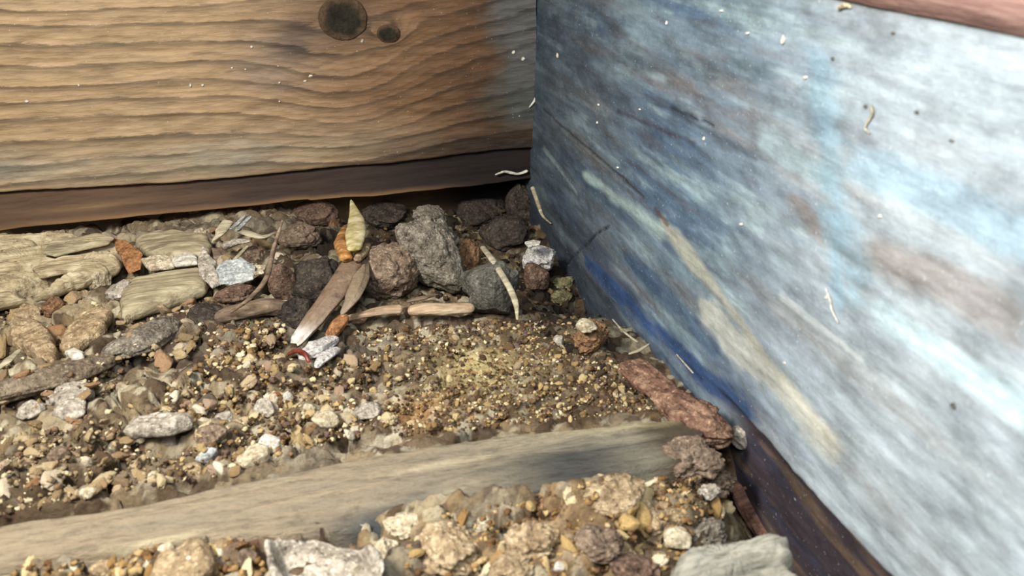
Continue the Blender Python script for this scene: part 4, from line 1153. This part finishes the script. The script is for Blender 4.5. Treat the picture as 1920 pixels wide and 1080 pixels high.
for i, (x, y, w_, h_) in enumerate([(472, 88, 8, 7), (148, 160, 6, 7), (50, 190, 12, 7), (357, 160, 6, 10), (380, 160, 8, 7), (524, 155, 6, 6), (582, 142, 14, 9), (572, 152, 10, 5), (524, 190, 5, 5), (435, 127, 6, 5), (460, 130, 5, 5)]):
    speck(x, y, w_, h_, 1, M['white'], 'dust_speck', 'tiny white speck stuck to the brown knotty plank', 'speck', 'white specks on the brown plank', 500+i)
speck(963, 98, 10, 10, 1, M['white'], 'resin_bead', 'upper left of two white beads on the brown plank near the corner', 'bead', seed=521)
speck(981, 110, 11, 11, 1, M['white'], 'resin_bead', 'lower right of two white beads on the brown plank near the corner', 'bead', seed=522)
speck(1045, 104, 9, 15, 0, M['white'], 'resin_bead', 'white upright bead on the blue-grey plank beside the corner', 'bead', seed=523)
speck(679, 77, 9, 12, 1, M['palegrey'], 'dust_speck', 'pale speck at the lower rim of the big dark knot', 'speck', seed=524)
for i, (x, y, w_, h_) in enumerate([(1250, 43, 6, 12), (1352, 20, 9, 6), (1402, 62, 7, 7), (1122, 196, 8, 6), (1158, 314, 8, 6), (1510, 145, 8, 8), (1390, 420, 7, 7), (1650, 405, 8, 8), (1120, 230, 6, 8), (1550, 558, 6, 14), (1472, 680, 6, 6), (1200, 205, 7, 5), (1320, 260, 5, 12)]):
    speck(x, y, w_, h_, 0, M['white'], 'paint_speck', 'tiny whitish speck on the worn blue-grey plank', 'speck', 'white specks on the blue-grey plank', 540+i)
speck(1469, 74, 10, 26, 0, M['white'], 'paint_speck', 'bright upright white fleck high on the blue-grey plank', 'speck', seed=560)
for i, (x, y, w_, h_) in enumerate([(1676, 62, 12, 8), (1562, 110, 7, 9), (1624, 200, 7, 9), (1786, 264, 14, 6), (1788, 760, 10, 12), (1720, 210, 8, 8)]):
    speck(x, y, w_, h_, 0, M['slate'], 'dirt_speck', 'small dark dirt speck on the pale part of the blue-grey plank', 'speck', 'dark specks on the blue-grey plank', 570+i)


def wall_thread(name, pts, wpx, ax, mat, label, cat, seed, lift=0.02):
    P = []
    for q in pts:
        p = hit(q[0], q[1], ax, 0.0)
        P.append(hit(q[0], q[1], 0, rb_x(p[2])-lift) if ax == 0 else hit(q[0], q[1], 1, -lift))
    R = [0.7*w_/2/pxcm(p) for w_, p in zip(wpx, P)]
    V, Fc = rod_shape(P, R, 0.8, 60, 12, seed, 0.1)
    tag(mesh(name, V, Fc, mat, loc=tuple(np.mean(P, 0))), label, cat)


wall_thread('web_thread', [(928, 328), (945, 322), (958, 324), (972, 326), (990, 320)], [5, 7, 11, 8, 11], 1, M['white'], 'white beaded web thread at the foot of the corner', 'web', 601, 0.03)
wall_thread('web_thread', [(992, 202), (1000, 192), (1006, 180)], [4, 8, 6], 1, M['white'], 'short white web tuft in the vertical joint of the corner', 'web', 602, 0.03)
wall_thread('web_thread', [(1633, 196), (1636, 212), (1628, 228), (1622, 240), (1630, 250)], [7, 8, 8, 5, 4], 0, M['straw'], 'curved pale fibre hanging on the upper right of the blue-grey plank', 'fibre', 603)
wall_thread('web_thread', [(1548, 540), (1556, 562), (1560, 582), (1572, 606)], [3, 7, 5, 3], 0, M['white'], 'thin white fibre low in the middle of the blue-grey plank', 'fibre', 604)
wall_thread('web_thread', [(1570, 18), (1585, 10), (1596, 14)], [10, 20, 8], 0, M['cream'], 'cream tuft just under the pinkish rail', 'tuft', 605)
wall_thread('wood_sliver', [(998, 350), (1010, 385), (1018, 405), (1034, 420)], [12, 12, 8, 3], 0, M['straw'], 'pale peeling sliver at the corner end of the blue-grey plank', 'sliver', 606, 0.03)
